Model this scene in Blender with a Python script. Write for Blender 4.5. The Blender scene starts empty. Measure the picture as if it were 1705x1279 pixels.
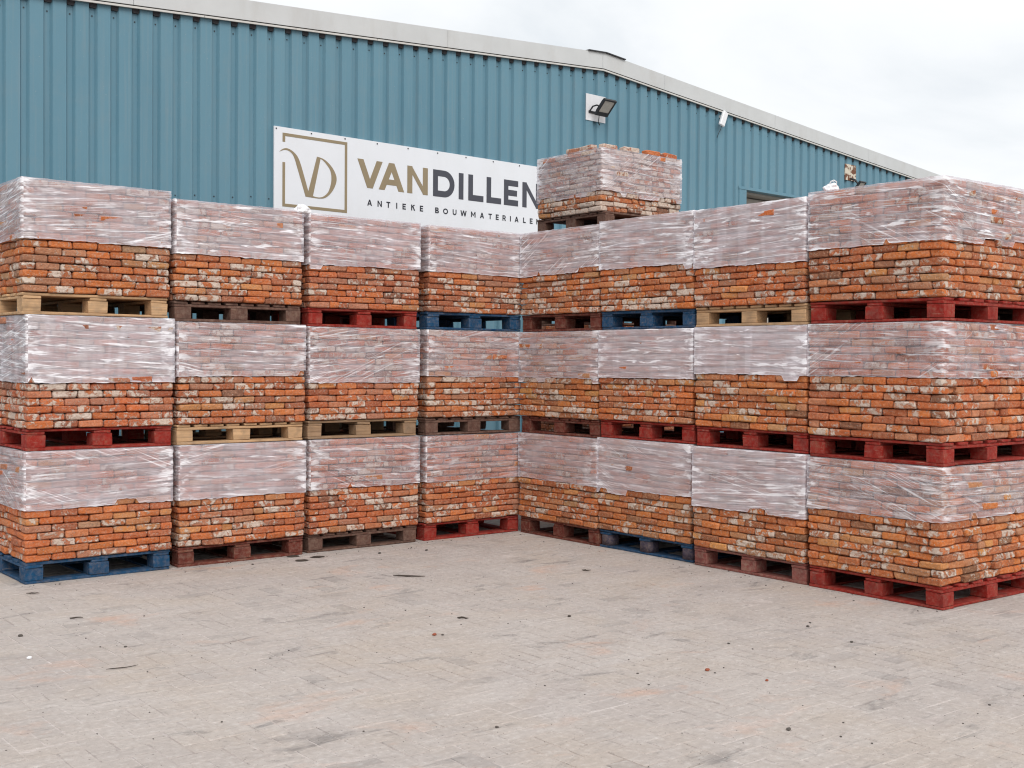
import bpy, bmesh, math, random
import numpy as np
from mathutils import Vector, Matrix, noise as mnoise

rnd = random.Random(7)
scene = bpy.context.scene
C = scene.collection
R = math.radians

# ------------------------------------------------------------------ camera
F_PX, YAW, PITCH, ROLL = 1984.69, 0.67594, -0.019036, 0.007636
CAM = Vector((-7.87936, -9.71823, 1.79120))
cy, sy, cp, sp = math.cos(YAW), math.sin(YAW), math.cos(PITCH), math.sin(PITCH)
fwd = Vector((sy * cp, cy * cp, sp))
right0 = Vector((cy, -sy, 0))
up0 = right0.cross(fwd)
rgt = right0 * math.cos(ROLL) + up0 * math.sin(ROLL)
upv = -right0 * math.sin(ROLL) + up0 * math.cos(ROLL)
cam_d = bpy.data.cameras.new('camera')
cam = bpy.data.objects.new('camera', cam_d)
C.objects.link(cam)
cam_d.sensor_width = 36.0
cam_d.lens = F_PX / 1705 * 36.0
cam_d.clip_end = 2000
cam.matrix_world = Matrix((
    (rgt.x, upv.x, -fwd.x, CAM.x),
    (rgt.y, upv.y, -fwd.y, CAM.y),
    (rgt.z, upv.z, -fwd.z, CAM.z),
    (0, 0, 0, 1)))
scene.camera = cam

# ------------------------------------------------------------------ light
SUN_AZ, SUN_EL = R(-158), R(42)          # azimuth from +Y towards +X
scene.view_settings.view_transform = 'Standard'
scene.view_settings.look = 'None'
scene.view_settings.exposure = 0.60
scene.view_settings.gamma = 1.0
scene.view_settings.use_curve_mapping = False

world = bpy.data.worlds.new('World')
scene.world = world
world.use_nodes = True


class NT:
    """small helper around a node tree"""
    def __init__(self, tree):
        self.t = tree
        self.n = tree.nodes
        self.l = tree.links

    def add(self, typ, **kw):
        nd = self.n.new(typ)
        for k, v in kw.items():
            setattr(nd, k, v)
        return nd

    def put(self, sock, val):
        if isinstance(val, bpy.types.NodeSocket):
            self.l.new(val, sock)
        elif isinstance(val, (tuple, list)):
            if len(val) == 3 and sock.type == 'RGBA':
                val = (*val, 1)
            sock.default_value = val
        else:
            sock.default_value = val

    def math(self, op, a, b=0.0, c=None, clamp=False):
        nd = self.add('ShaderNodeMath', operation=op, use_clamp=clamp)
        self.put(nd.inputs[0], a)
        self.put(nd.inputs[1], b)
        if c is not None:
            self.put(nd.inputs[2], c)
        return nd.outputs[0]

    def vmath(self, op, a, b=(0, 0, 0)):
        nd = self.add('ShaderNodeVectorMath', operation=op)
        self.put(nd.inputs[0], a)
        if op == 'SCALE':
            self.put(nd.inputs['Scale'], b)
        else:
            self.put(nd.inputs[1], b)
        return nd.outputs[0]

    def noise(self, vec, scale=5.0, detail=2.0, rough=0.5, dist=0.0):
        nd = self.add('ShaderNodeTexNoise')
        self.put(nd.inputs['Vector'], vec)
        nd.inputs['Scale'].default_value = scale
        nd.inputs['Detail'].default_value = detail
        nd.inputs['Roughness'].default_value = rough
        nd.inputs['Distortion'].default_value = dist
        return nd.outputs['Fac']

    def ramp(self, fac, lo, hi, a=0.0, b=1.0):
        nd = self.add('ShaderNodeMapRange')
        nd.clamp = True
        self.put(nd.inputs['Value'], fac)
        self.put(nd.inputs['From Min'], lo)
        self.put(nd.inputs['From Max'], hi)
        self.put(nd.inputs['To Min'], a)
        self.put(nd.inputs['To Max'], b)
        return nd.outputs[0]

    def cramp(self, fac, stops):
        nd = self.add('ShaderNodeValToRGB')
        el = nd.color_ramp.elements
        while len(el) < len(stops):
            el.new(0.5)
        for e, (p, c) in zip(el, stops):
            e.position = p
            e.color = (*c, 1)
        self.put(nd.inputs[0], fac)
        return nd.outputs[0]

    def mix(self, fac, a, b, mode='MIX'):
        nd = self.add('ShaderNodeMix', data_type='RGBA', blend_type=mode)
        self.put(nd.inputs[0], fac)
        self.put(nd.inputs[6], a)
        self.put(nd.inputs[7], b)
        return nd.outputs[2]

    def bump(self, height, strength=0.5, dist=0.01):
        nd = self.add('ShaderNodeBump')
        nd.inputs['Strength'].default_value = strength
        nd.inputs['Distance'].default_value = dist
        self.put(nd.inputs['Height'], height)
        return nd.outputs[0]

    def mapping(self, vec, scale=(1, 1, 1), rot=(0, 0, 0), loc=(0, 0, 0)):
        nd = self.add('ShaderNodeMapping')
        self.put(nd.inputs['Vector'], vec)
        nd.inputs['Scale'].default_value = scale
        nd.inputs['Rotation'].default_value = rot
        nd.inputs['Location'].default_value = loc
        return nd.outputs[0]


def build_world():
    w = NT(world.node_tree)
    w.n.clear()
    out = w.add('ShaderNodeOutputWorld')
    bg = w.add('ShaderNodeBackground')
    bg.inputs['Strength'].default_value = 0.1
    w.l.new(bg.outputs[0], out.inputs[0])
    sky = w.add('ShaderNodeTexSky', sky_type='NISHITA')
    sky.sun_disc = False
    sky.sun_elevation = SUN_EL
    sky.sun_rotation = SUN_AZ
    tc = w.add('ShaderNodeTexCoord')
    sep = w.add('ShaderNodeSeparateXYZ')
    w.l.new(tc.outputs['Generated'], sep.inputs[0])
    # cloud deck: project the direction onto a plane overhead, softened near the horizon
    den = w.math('ADD', w.math('MAXIMUM', sep.outputs[2], 0.0), 0.22)
    cmb = w.add('ShaderNodeCombineXYZ')
    w.put(cmb.inputs[0], w.math('DIVIDE', sep.outputs[0], den))
    w.put(cmb.inputs[1], w.math('DIVIDE', sep.outputs[1], den))
    n1 = w.noise(cmb.outputs[0], 1.5, 7, 0.55, 0.4)
    n2 = w.noise(w.mapping(cmb.outputs[0], loc=(5.3, 2.1, 0)), 0.6, 4, 0.5, 0.2)
    f = w.math('ADD', w.math('MULTIPLY', n1, 0.6), w.math('MULTIPLY', n2, 0.5))
    cl = w.cramp(w.ramp(f, 0.40, 0.68), [(0.0, (5.15, 5.5, 5.85)), (0.45, (6.25, 6.45, 6.65)), (1.0, (7.0, 7.1, 7.15))])
    thin = w.ramp(n2, 0.2, 0.34, 0.90, 1.0)
    w.put(bg.inputs['Color'], w.mix(thin, sky.outputs[0], cl))


build_world()
sun_d = bpy.data.lights.new('sun', 'SUN')
sun_d.energy = 1.35
sun_d.angle = R(35)
sun_d.color = (1.0, 0.965, 0.92)
sun = bpy.data.objects.new('sun', sun_d)
C.objects.link(sun)
sdir = Vector((math.sin(SUN_AZ) * math.cos(SUN_EL), math.cos(SUN_AZ) * math.cos(SUN_EL), math.sin(SUN_EL)))
sun.rotation_euler = sdir.to_track_quat('Z', 'Y').to_euler()
sun.location = (-6, -8, 20)


# ------------------------------------------------------------------ materials
def new_mat(name):
    m = bpy.data.materials.new(name)
    m.use_nodes = True
    t = NT(m.node_tree)
    b = t.n['Principled BSDF']
    return m, t, b


def brick_material(island):
    m, t, b = new_mat('old_brick' + ('_mass' if island else ''))
    tc = t.add('ShaderNodeTexCoord')
    oi = t.add('ShaderNodeObjectInfo')
    if island:
        ge = t.add('ShaderNodeNewGeometry')
        rv = ge.outputs['Random Per Island']
    else:
        rv = oi.outputs['Random']
    off = t.add('ShaderNodeCombineXYZ')
    t.put(off.inputs[0], t.math('MULTIPLY', rv, 91.7))
    t.put(off.inputs[1], t.math('MULTIPLY', rv, 57.3))
    t.put(off.inputs[2], t.math('MULTIPLY', rv, 23.1))
    p = t.vmath('ADD', tc.outputs['Object'], off.outputs[0])
    r2 = t.math('FRACT', t.math('MULTIPLY', rv, 137.13))
    r3 = t.math('FRACT', t.math('MULTIPLY', rv, 71.77))
    base = t.cramp(r2, [(0.0, (0.226, 0.112, 0.073)), (0.08, (0.373, 0.118, 0.059)), (0.28, (0.486, 0.137, 0.054)),
                        (0.50, (0.588, 0.157, 0.045)), (0.70, (0.610, 0.196, 0.059)), (0.80, (0.520, 0.224, 0.130)), (0.90, (0.407, 0.190, 0.124)), (0.965, (0.644, 0.280, 0.092)),
                        (1.0, (0.362, 0.246, 0.173))])
    # kiln colour change along the brick, grain and darker pitting
    v = t.noise(p, 14, 5, 0.6)
    base = t.mix(t.ramp(v, 0.35, 0.75, 0.0, 0.6), base, t.mix(0.5, base, (0.26, 0.085, 0.045)))
    g = t.noise(p, 120, 3, 0.6)
    base = t.mix(t.ramp(g, 0.30, 0.75, 0.30, 0.0), base, (0.12, 0.05, 0.03))
    base = t.mix(t.ramp(t.noise(p, 45, 4, 0.65), 0.46, 0.72, 0.0, 0.5), base, (0.62, 0.35, 0.24))
    # left-over lime mortar: how much differs from brick to brick
    lime_n = t.noise(p, 17, 6, 0.66, 0.35)
    thr = t.math('ADD', t.ramp(r3, 0.0, 1.0, 0.72, 0.455), t.math('MULTIPLY', t.math('SUBTRACT', oi.outputs['Alpha'], 1.0), 0.35))
    lm = t.ramp(t.math('SUBTRACT', lime_n, thr), -0.01, 0.06)
    sp_ = t.ramp(t.noise(p, 60, 4, 0.7), 0.59, 0.65)
    lm = t.math('MAXIMUM', lm, t.math('MULTIPLY', sp_, 0.7))
    lime_c = t.mix(t.ramp(t.noise(p, 40, 3), 0.3, 0.7), (0.68, 0.60, 0.525), (0.50, 0.41, 0.335))
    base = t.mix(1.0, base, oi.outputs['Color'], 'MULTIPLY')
    col = t.mix(t.math('MULTIPLY', lm, 0.86), base, lime_c)
    t.put(b.inputs['Base Color'], col)
    b.inputs['Roughness'].default_value = 0.9
    b.inputs['Specular IOR Level'].default_value = 0.25
    h = t.math('ADD', t.math('ADD', t.math('MULTIPLY', t.noise(p, 70, 5, 0.65), 0.8), t.math('MULTIPLY', t.noise(p, 26, 3, 0.6), 1.3)), t.math('MULTIPLY', lm, 0.35))
    t.put(b.inputs['Normal'], t.bump(h, 1.0, 0.010))
    return m


def wrap_material():
    m, t, b = new_mat('stretch_film')
    m.surface_render_method = 'BLENDED' if hasattr(m, 'surface_render_method') else m.surface_render_method
    out = t.n['Material Output']
    uv = t.add('ShaderNodeUVMap', uv_map='film')
    oi = t.add('ShaderNodeObjectInfo')
    sc_ = t.add('ShaderNodeSeparateColor')
    t.l.new(oi.outputs['Color'], sc_.inputs[0])
    opac, streaky, patchy = sc_.outputs[0], sc_.outputs[1], sc_.outputs[2]
    off = t.add('ShaderNodeCombineXYZ')
    t.put(off.inputs[0], t.math('MULTIPLY', oi.outputs['Random'], 37.0))
    t.put(off.inputs[1], t.math('MULTIPLY', oi.outputs['Random'], 19.0))
    p = t.vmath('ADD', uv.outputs[0], off.outputs[0])
    # a little downward drift of the wound film
    rotn = t.add('ShaderNodeVectorRotate', rotation_type='Z_AXIS')
    t.put(rotn.inputs['Vector'], p)
    t.put(rotn.inputs['Angle'], t.math('MULTIPLY', t.math('SUBTRACT', oi.outputs['Alpha'], 0.5), 0.6))
    q = rotn.outputs[0]
    uv2 = t.add('ShaderNodeUVMap', uv_map='edge')
    se = t.add('ShaderNodeSeparateXYZ')
    t.l.new(uv2.outputs[0], se.inputs[0])
    cloud = t.noise(t.mapping(p, (2.6, 7.0, 1)), 1.0, 5, 0.6)
    band = t.noise(t.mapping(p, (8.0, 1.1, 1)), 1.0, 2, 0.5)
    s1 = t.noise(t.mapping(q, (2.2, 50.0, 1)), 1.0, 3, 0.55, 0.15)
    s2 = t.noise(t.mapping(q, (3.2, 120.0, 1)), 1.0, 2, 0.6)
    big = t.noise(t.mapping(q, (3.0, 21.0, 1), loc=(3.1, 8.7, 0)), 1.0, 3, 0.6, 0.3)
    st = t.math('MULTIPLY', t.ramp(s1, 0.58, 0.66), streaky)
    st2 = t.math('MULTIPLY', t.ramp(s2, 0.54, 0.70), streaky)
    pt = t.math('MULTIPLY', t.ramp(band, 0.52, 0.62), patchy)
    bg_ = t.math('MULTIPLY', t.ramp(big, 0.60, 0.67), t.math('ADD', patchy, 0.25))
    # a crossing turn of film in places
    rot2 = t.add('ShaderNodeVectorRotate', rotation_type='Z_AXIS')
    t.put(rot2.inputs['Vector'], p)
    t.put(rot2.inputs['Angle'], t.ramp(oi.outputs['Random'], 0, 1, -0.75, 0.5))
    s3 = t.noise(t.mapping(rot2.outputs[0], (1.6, 70.0, 1)), 1.0, 3, 0.6, 0.1)
    cross = t.math('MULTIPLY', t.ramp(s3, 0.54, 0.66), t.ramp(t.noise(t.mapping(rot2.outputs[0], (1.0, 3.0, 1), loc=(2, 5, 0)), 1.0, 2), 0.54, 0.62))
    # gathered and doubled film with painted white glints at the corners, rolled lower hem
    cz = t.ramp(se.outputs[0], 0.02, 0.20, 1.0, 0.0)
    cn = t.ramp(t.noise(t.mapping(p, (5.0, 17.0, 1), loc=(9.0, 1.7, 0)), 1.0, 3, 0.6, 0.4), 0.50, 0.60)
    ck = t.math('MULTIPLY', cz, cn)
    hem = t.ramp(se.outputs[1], 0.0, 0.012, 1.0, 0.0)
    a = t.math('ADD', t.math('MULTIPLY', opac, 0.84), t.ramp(cloud, 0.28, 0.72, -0.19, 0.17))
    # thin spots where the brick shows through almost bare
    clear = t.ramp(t.noise(t.mapping(p, (4.5, 16.0, 1), loc=(4.0, 6.0, 0)), 1.0, 4, 0.65, 0.3), 0.66, 0.74, 0.0, 0.22)
    a = t.math('SUBTRACT', a, clear)
    for e, k in ((cross, 0.36), (st, 0.34), (st2, 0.28), (pt, 0.12), (bg_, 0.42), (ck, 0.40), (hem, 0.26)):
        a = t.math('ADD', a, t.math('MULTIPLY', e, k))
    a = t.math('MINIMUM', t.math('MAXIMUM', a, 0.08), 0.95)
    layers = t.math('MINIMUM', t.math('ADD', t.math('ADD', st, t.math('MULTIPLY', st2, 0.6)), t.math('ADD', t.math('MAXIMUM', bg_, ck), cross)), 1.0)
    t.put(b.inputs['Base Color'], t.mix(layers, (0.70, 0.650, 0.70), (0.91, 0.895, 0.93)))  # doubled film and white streak highlights, both put into the colour
    b.inputs['Roughness'].default_value = 0.24
    b.inputs['Specular IOR Level'].default_value = 0.6
    h = t.math('ADD', t.math('MULTIPLY', s1, 0.8), t.math('ADD', t.math('MULTIPLY', s2, 0.3), t.math('MULTIPLY', big, 1.0)))
    t.put(b.inputs['Normal'], t.bump(h, 0.42, 0.012))
    tr = t.add('ShaderNodeBsdfTransparent')
    tr.inputs[0].default_value = (0.97, 0.96, 0.98, 1)
    mx = t.add('ShaderNodeMixShader')
    t.put(mx.inputs[0], a)
    t.l.new(tr.outputs[0], mx.inputs[1])
    t.l.new(b.outputs[0], mx.inputs[2])
    t.l.new(mx.outputs[0], out.inputs[0])
    return m


def timber_material(name, paint, wood=(0.36, 0.26, 0.16), worn=0.35, dust=0.3, raw=False):
    m, t, b = new_mat(name)
    tc = t.add('ShaderNodeTexCoord')
    oi = t.add('ShaderNodeObjectInfo')
    off = t.add('ShaderNodeCombineXYZ')
    for i, k in enumerate((41.0, 67.0, 13.0)):
        t.put(off.inputs[i], t.math('MULTIPLY', oi.outputs['Random'], k))
    p = t.vmath('ADD', tc.outputs['Object'], off.outputs[0])
    grain = t.noise(t.mapping(p, (3, 60, 60)), 1.0, 4, 0.6, 0.4)
    n = t.noise(p, 11, 6, 0.65)
    fine = t.noise(p, 85, 3, 0.6)
    woodc = t.mix(t.ramp(grain, 0.3, 0.7), tuple(c * 0.62 for c in wood), tuple(min(1, c * 1.25) for c in wood))
    woodc = t.mix(t.ramp(oi.outputs['Random'], 0, 1, 0, 0.35), woodc, tuple(c * 0.7 for c in wood))
    if raw:
        col = t.mix(t.ramp(n, 0.45, 0.8, 0, 0.45), woodc, (0.16, 0.13, 0.10))
    else:
        pc = t.mix(t.ramp(n, 0.3, 0.7), tuple(c * 0.75 for c in paint), tuple(min(1, c * 1.2) for c in paint))
        wear = t.math('ADD', t.math('MULTIPLY', n, 0.65), t.math('MULTIPLY', fine, 0.35))
        wm = t.ramp(wear, 0.62 - 0.22 * worn, 0.70 - 0.16 * worn)
        col = t.mix(t.math('MULTIPLY', wm, 0.75), pc, t.mix(0.5, tuple(c * .6 for c in wood), paint))
    scr = t.ramp(t.noise(t.mapping(p, (5, 70, 70), loc=(3, 1, 2)), 1.0, 3, 0.6, 0.3), 0.62, 0.70, 0.0, 0.5)
    col = t.mix(t.math('MULTIPLY', scr, t.ramp(n, 0.4, 0.6)), col, (0.40, 0.31, 0.24))
    blot = t.ramp(t.noise(p, 6, 4, 0.6), 0.52, 0.68, 0.0, 0.5)
    col = t.mix(blot, col, t.mix(0.6, col, (0.05, 0.04, 0.035)))
    dn = t.ramp(t.noise(p, 30, 4, 0.7), 0.42, 0.72, 0.0, dust)
    col = t.mix(dn, col, (0.36, 0.27, 0.21))
    t.put(b.inputs['Base Color'], col)
    b.inputs['Roughness'].default_value = 0.85
    b.inputs['Specular IOR Level'].default_value = 0.18
    hh = t.math('ADD', t.math('MULTIPLY', grain, 0.7), t.math('MULTIPLY', fine, 0.5))
    t.put(b.inputs['Normal'], t.bump(hh, 0.6, 0.004))
    return m


def paving_material(kind):
    m, t, b = new_mat('paving_' + kind)
    ge = t.add('ShaderNodeNewGeometry')
    pos = ge.outputs['Position']
    oi = t.add('ShaderNodeObjectInfo')
    rv = ge.outputs['Random Per Island'] if kind == 'mass' else oi.outputs['Random']
    wide = t.noise(pos, 0.45, 4, 0.55)
    mid = t.noise(t.mapping(pos, (1.0, 1.9, 1), rot=(0, 0, 0.35)), 1.5, 6, 0.62, 0.5)
    fine = t.noise(pos, 26, 5, 0.7)
    grit = t.noise(pos, 150, 3, 0.7)
    if kind == 'sand':
        base = t.mix(t.ramp(t.noise(pos, 2.6, 4, 0.6), 0.36, 0.60), (0.384, 0.329, 0.304), (0.645, 0.577, 0.546))
    else:
        base = t.mix(t.ramp(wide, 0.35, 0.65), (0.500, 0.442, 0.414), (0.545, 0.482, 0.440))
        base = t.mix(t.ramp(rv, 0, 1, 0.0, 0.16), base, (0.360, 0.329, 0.322))
    if kind != 'sand':
        dk = t.math('MULTIPLY', t.ramp(rv, 0.84, 0.88, 0, 0.32), t.ramp(t.noise(t.mapping(pos, loc=(5, 1, 0)), 0.8, 3), 0.46, 0.60))
        base = t.mix(dk, base, (0.235, 0.215, 0.21))
    # tan sand and brick dust trodden into the surface
    base = t.mix(t.ramp(t.noise(t.mapping(pos, loc=(7, 3, 0)), 0.9, 5, 0.6, 0.6), 0.48, 0.70, 0, 0.55), base, (0.546, 0.453, 0.372))
    base = t.mix(t.ramp(t.noise(t.mapping(pos, (1, 1.5, 1), loc=(1.5, 9, 0)), 1.3, 5, 0.6, 0.4), 0.585, 0.70, 0, 0.55), base, (0.645, 0.384, 0.273))
    # pale film of dust, and dark tyre-grey scuffs where it is worn off
    base = t.mix(t.ramp(mid, 0.46, 0.68, 0, 0.6), base, (0.589, 0.536, 0.506))
    sc_ = t.ramp(t.noise(t.mapping(pos, (1.0, 2.6, 1), rot=(0, 0, 0.5), loc=(2, 4, 0)), 1.9, 6, 0.68, 0.7), 0.58, 0.70, 0, 0.7)
    if kind != 'sand':
        base = t.mix(sc_, base, (0.175, 0.162, 0.158))
    lines = t.ramp(t.noise(t.mapping(pos, (1.2, 9, 1), rot=(0, 0, 0.25)), 2.6, 5, 0.7, 0.8), 0.58, 0.70, 0, 0.38)
    base = t.mix(lines, base, (0.220, 0.195, 0.180))
    pale = t.ramp(t.noise(t.mapping(pos, (1.5, 8, 1), rot=(0, 0, -0.2), loc=(3, 0, 0)), 3.1, 5, 0.7, 0.8), 0.58, 0.72, 0, 0.4)
    base = t.mix(pale, base, (0.660, 0.632, 0.601))
    base = t.mix(t.ramp(fine, 0.28, 0.66, 0.36, 0.0), base, (0.235, 0.205, 0.190))
    base = t.mix(t.ramp(fine, 0.55, 0.8, 0.0, 0.42), base, (0.660, 0.660, 0.660))
    base = t.mix(t.ramp(grit, 0.64, 0.72, 0.0, 0.7), base, (0.105, 0.090, 0.080))
    crumb = t.ramp(t.noise(t.mapping(pos, (1.0, 3.2, 1), rot=(0, 0, 0.3), loc=(6, 2, 0)), 14, 5, 0.75, 0.6), 0.60, 0.68, 0.0, 0.24)
    base = t.mix(crumb, base, (0.24, 0.205, 0.18))
    spot = t.ramp(t.noise(t.mapping(pos, (1.0, 1.7, 1), rot=(0, 0, 0.4)), 42, 3, 0.6), 0.665, 0.70, 0.0, 0.75)
    base = t.mix(spot, base, (0.070, 0.055, 0.050))
    t.put(b.inputs['Base Color'], base)
    b.inputs['Roughness'].default_value = 0.93
    b.inputs['Specular IOR Level'].default_value = 0.2
    h = t.math('ADD', t.math('MULTIPLY', fine, 1.0), t.math('MULTIPLY', grit, 0.5))
    t.put(b.inputs['Normal'], t.bump(h, 1.0, 0.009))
    return m


def cladding_material():
    m, t, b = new_mat('blue_cladding')
    tc = t.add('ShaderNodeTexCoord')
    oi = t.add('ShaderNodeObjectInfo')
    p = tc.outputs['Object']
    n = t.noise(t.mapping(p, (1, 1, 0.35)), 0.9, 4, 0.55)
    run = t.noise(t.mapping(p, (26, 1, 0.5)), 1.0, 4, 0.6)
    col = t.mix(t.ramp(n, 0.3, 0.7), (0.104, 0.226, 0.296), (0.128, 0.264, 0.338))
    col = t.mix(t.ramp(run, 0.5, 0.72, 0, 0.38), col, (0.20, 0.275, 0.31))
    col = t.mix(t.ramp(t.noise(p, 5, 5, 0.65), 0.5, 0.75, 0, 0.15), col, (0.22, 0.26, 0.27))
    col = t.mix(t.ramp(t.noise(p, 30, 3, 0.6), 0.70, 0.74, 0, 0.4), col, (0.34, 0.38, 0.38))
    col = t.mix(t.ramp(oi.outputs['Random'], 0, 1, 0, 0.10), col, (0.13, 0.23, 0.29))
    t.put(b.inputs['Base Color'], col)
    t.put(b.inputs['Roughness'], t.ramp(n, 0.2, 0.8, 0.42, 0.6))
    b.inputs['Specular IOR Level'].default_value = 0.4
    t.put(b.inputs['Normal'], t.bump(t.noise(t.mapping(p, (3, 1, 0.8)), 1.0, 3), 0.12, 0.02))
    return m


def plain_material(name, col, rough=0.6, var=0.15, dirt=None, metallic=0.0, spec=0.4, scale=6.0):
    m, t, b = new_mat(name)
    tc = t.add('ShaderNodeTexCoord')
    p = tc.outputs['Object']
    n = t.noise(p, scale, 5, 0.6)
    c = t.mix(t.ramp(n, 0.3, 0.7), tuple(x * (1 - var) for x in col), tuple(min(1, x * (1 + var * 0.6)) for x in col))
    if dirt:
        c = t.mix(t.ramp(t.noise(t.mapping(p, (2.0, 2.0, 0.7)), scale * 0.7, 6, 0.65), 0.5, 0.78, 0, 0.45), c, dirt)
    t.put(b.inputs['Base Color'], c)
    b.inputs['Roughness'].default_value = rough
    b.inputs['Metallic'].default_value = metallic
    b.inputs['Specular IOR Level'].default_value = spec
    return m


M = dict(
    brick=brick_material(False), mass=brick_material(True), film=wrap_material(),
    blue=timber_material('blue_paint', (0.009, 0.060, 0.138), worn=0.32, dust=0.20),
    red=timber_material('red_paint', (0.27, 0.019, 0.013), worn=0.40, dust=0.20),
    maroon=timber_material('maroon_stain', (0.135, 0.028, 0.019), worn=0.45, dust=0.28),
    brown=timber_material('brown_stain', (0.115, 0.058, 0.044), worn=0.28, dust=0.30),
    pink=timber_material('faded_red', (0.23, 0.068, 0.058), worn=0.35, dust=0.45),
    raw=timber_material('raw_timber', (0.5, 0.38, 0.22), wood=(0.58, 0.365, 0.20), raw=True, dust=0.15),
    tan=timber_material('weathered_timber', (0.3, 0.2, 0.12), wood=(0.34, 0.215, 0.125), raw=True, dust=0.25),
    composite=timber_material('composite_block', (0.060, 0.050, 0.080), worn=0.5, dust=0.30),
    paver=paving_material('paver'), pavers=paving_material('mass'), sand=paving_material('sand'),
    clad=cladding_material(),
    trim=plain_material('grey_trim', (0.56, 0.57, 0.57), 0.5, 0.06, (0.42, 0.40, 0.37), scale=2.0),
    lip=plain_material('pale_lip', (0.60, 0.585, 0.55), 0.5, 0.08, (0.4, 0.36, 0.32), scale=2.0),
    dark=plain_material('dark_metal', (0.035, 0.035, 0.038), 0.5, 0.2),
    gap=plain_material('closure_foam', (0.05, 0.05, 0.055), 0.9, 0.2),  # near-black for the shaded trough openings and the wall lining
    roof=plain_material('roof_sheet', (0.26, 0.27, 0.28), 0.55, 0.1, (0.18, 0.17, 0.16)),
    white=plain_material('white_sign_board', (0.76, 0.78, 0.82), 0.35, 0.02, (0.68, 0.69, 0.70), scale=1.5),
    plate=plain_material('white_metal_plate', (0.74, 0.74, 0.76), 0.3, 0.06, (0.5, 0.5, 0.52), scale=3.0),
    gold=plain_material('gold_print', (0.285, 0.225, 0.138), 0.45, 0.05),
    slate=plain_material('slate_print', (0.062, 0.064, 0.082), 0.45, 0.05),
    ink=plain_material('black_print', (0.022, 0.024, 0.034), 0.45, 0.05),
    led=plain_material('lamp_glass', (0.50, 0.47, 0.42), 0.2, 0.1, scale=30.0),
    beige=plain_material('door_panel', (0.40, 0.37, 0.33), 0.6, 0.08, (0.28, 0.25, 0.22)),
    concrete=plain_material('concrete', (0.26, 0.25, 0.235), 0.9, 0.25, (0.15, 0.14, 0.13), scale=3.0),
    rust=None, plastic=plain_material('white_plastic', (0.82, 0.82, 0.84), 0.35, 0.03),
    twig=plain_material('twig_bark', (0.055, 0.042, 0.033), 0.9, 0.3),
    pebble=plain_material('pebble_stone', (0.10, 0.085, 0.075), 0.9, 0.4, scale=40.0),
    chip=plain_material('brick_chip', (0.30, 0.085, 0.045), 0.9, 0.3, scale=40.0),
)


def rust_material():
    m, t, b = new_mat('rusted_white_plate')
    p = t.add('ShaderNodeTexCoord').outputs['Object']
    n = t.noise(p, 9, 5, 0.6, 0.5)
    col = t.mix(t.ramp(n, 0.47, 0.53), (0.62, 0.56, 0.46), t.mix(t.noise(p, 40, 3), (0.20, 0.075, 0.035), (0.11, 0.05, 0.03)))
    t.put(b.inputs['Base Color'], col)
    b.inputs['Roughness'].default_value = 0.85
    return m


M['rust'] = rust_material()

# ------------------------------------------------------------------ object helpers


def link(name, mesh, parent=None, mat=None, loc=(0, 0, 0), rot=(0, 0, 0), scale=(1, 1, 1)):
    o = bpy.data.objects.new(name, mesh)
    C.objects.link(o)
    if parent is not None:
        o.parent = parent
    o.location = loc
    o.rotation_euler = rot
    o.scale = scale
    return o


def with_mat(mesh, mat):
    mesh.materials.clear()
    mesh.materials.append(mat)
    return mesh


def thing(name, label, cat, loc=(0, 0, 0), rotz=0.0, group=None):
    o = bpy.data.objects.new(name, None)
    C.objects.link(o)
    o.empty_display_size = 0.2
    o.location = loc
    o.rotation_euler = (0, 0, rotz)
    o['label'] = label
    o['category'] = cat
    if group:
        o['group'] = group
    return o


def tag(o, label, cat, group=None):
    o['label'] = label
    o['category'] = cat
    if group:
        o['group'] = group
    return o


def chamfer_data(sx, sy, sz, c, jit=0.0, rng=rnd):
    """24-vertex chamfered box, verts and faces as lists (44 triangles)"""
    h = (sx / 2, sy / 2, sz / 2)
    vs, idx = [], {}
    for ix in (-1, 1):
        for iy in (-1, 1):
            for iz in (-1, 1):
                s = (ix, iy, iz)
                cj = tuple(rng.uniform(-jit, jit) for _ in range(3))
                cc = c * (rng.uniform(0.6, 1.6) if jit else 1.0)
                for ax in range(3):
                    v = [s[k] * (h[k] if k == ax else h[k] - cc) + cj[k] for k in range(3)]
                    idx[(s, ax)] = len(vs)
                    vs.append(v)
    fs = []
    for ax in range(3):
        a1, a2 = (ax + 1) % 3, (ax + 2) % 3
        for sg in (-1, 1):
            loop = []
            for (p, q) in ((-1, -1), (1, -1), (1, 1), (-1, 1)):
                s = [0, 0, 0]
                s[ax], s[a1], s[a2] = sg, p, q
                loop.append(idx[(tuple(s), ax)])
            fs.append(loop if sg > 0 else loop[::-1])
    for ax in range(3):           # edges running along ax
        a1, a2 = (ax + 1) % 3, (ax + 2) % 3
        for p in (-1, 1):
            for q in (-1, 1):
                s0, s1 = [0, 0, 0], [0, 0, 0]
                s0[ax], s0[a1], s0[a2] = -1, p, q
                s1[ax], s1[a1], s1[a2] = 1, p, q
                s0, s1 = tuple(s0), tuple(s1)
                f = [idx[(s0, a1)], idx[(s1, a1)], idx[(s1, a2)], idx[(s0, a2)]]
                fs.append(f if p * q < 0 else f[::-1])
    for ix in (-1, 1):
        for iy in (-1, 1):
            for iz in (-1, 1):
                s = (ix, iy, iz)
                f = [idx[(s, 0)], idx[(s, 1)], idx[(s, 2)]]
                fs.append(f if ix * iy * iz > 0 else f[::-1])
    return vs, fs


def fix_normals(me):
    bm = bmesh.new()
    bm.from_mesh(me)
    bmesh.ops.recalc_face_normals(bm, faces=bm.faces)
    bm.to_mesh(me)
    bm.free()


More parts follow.
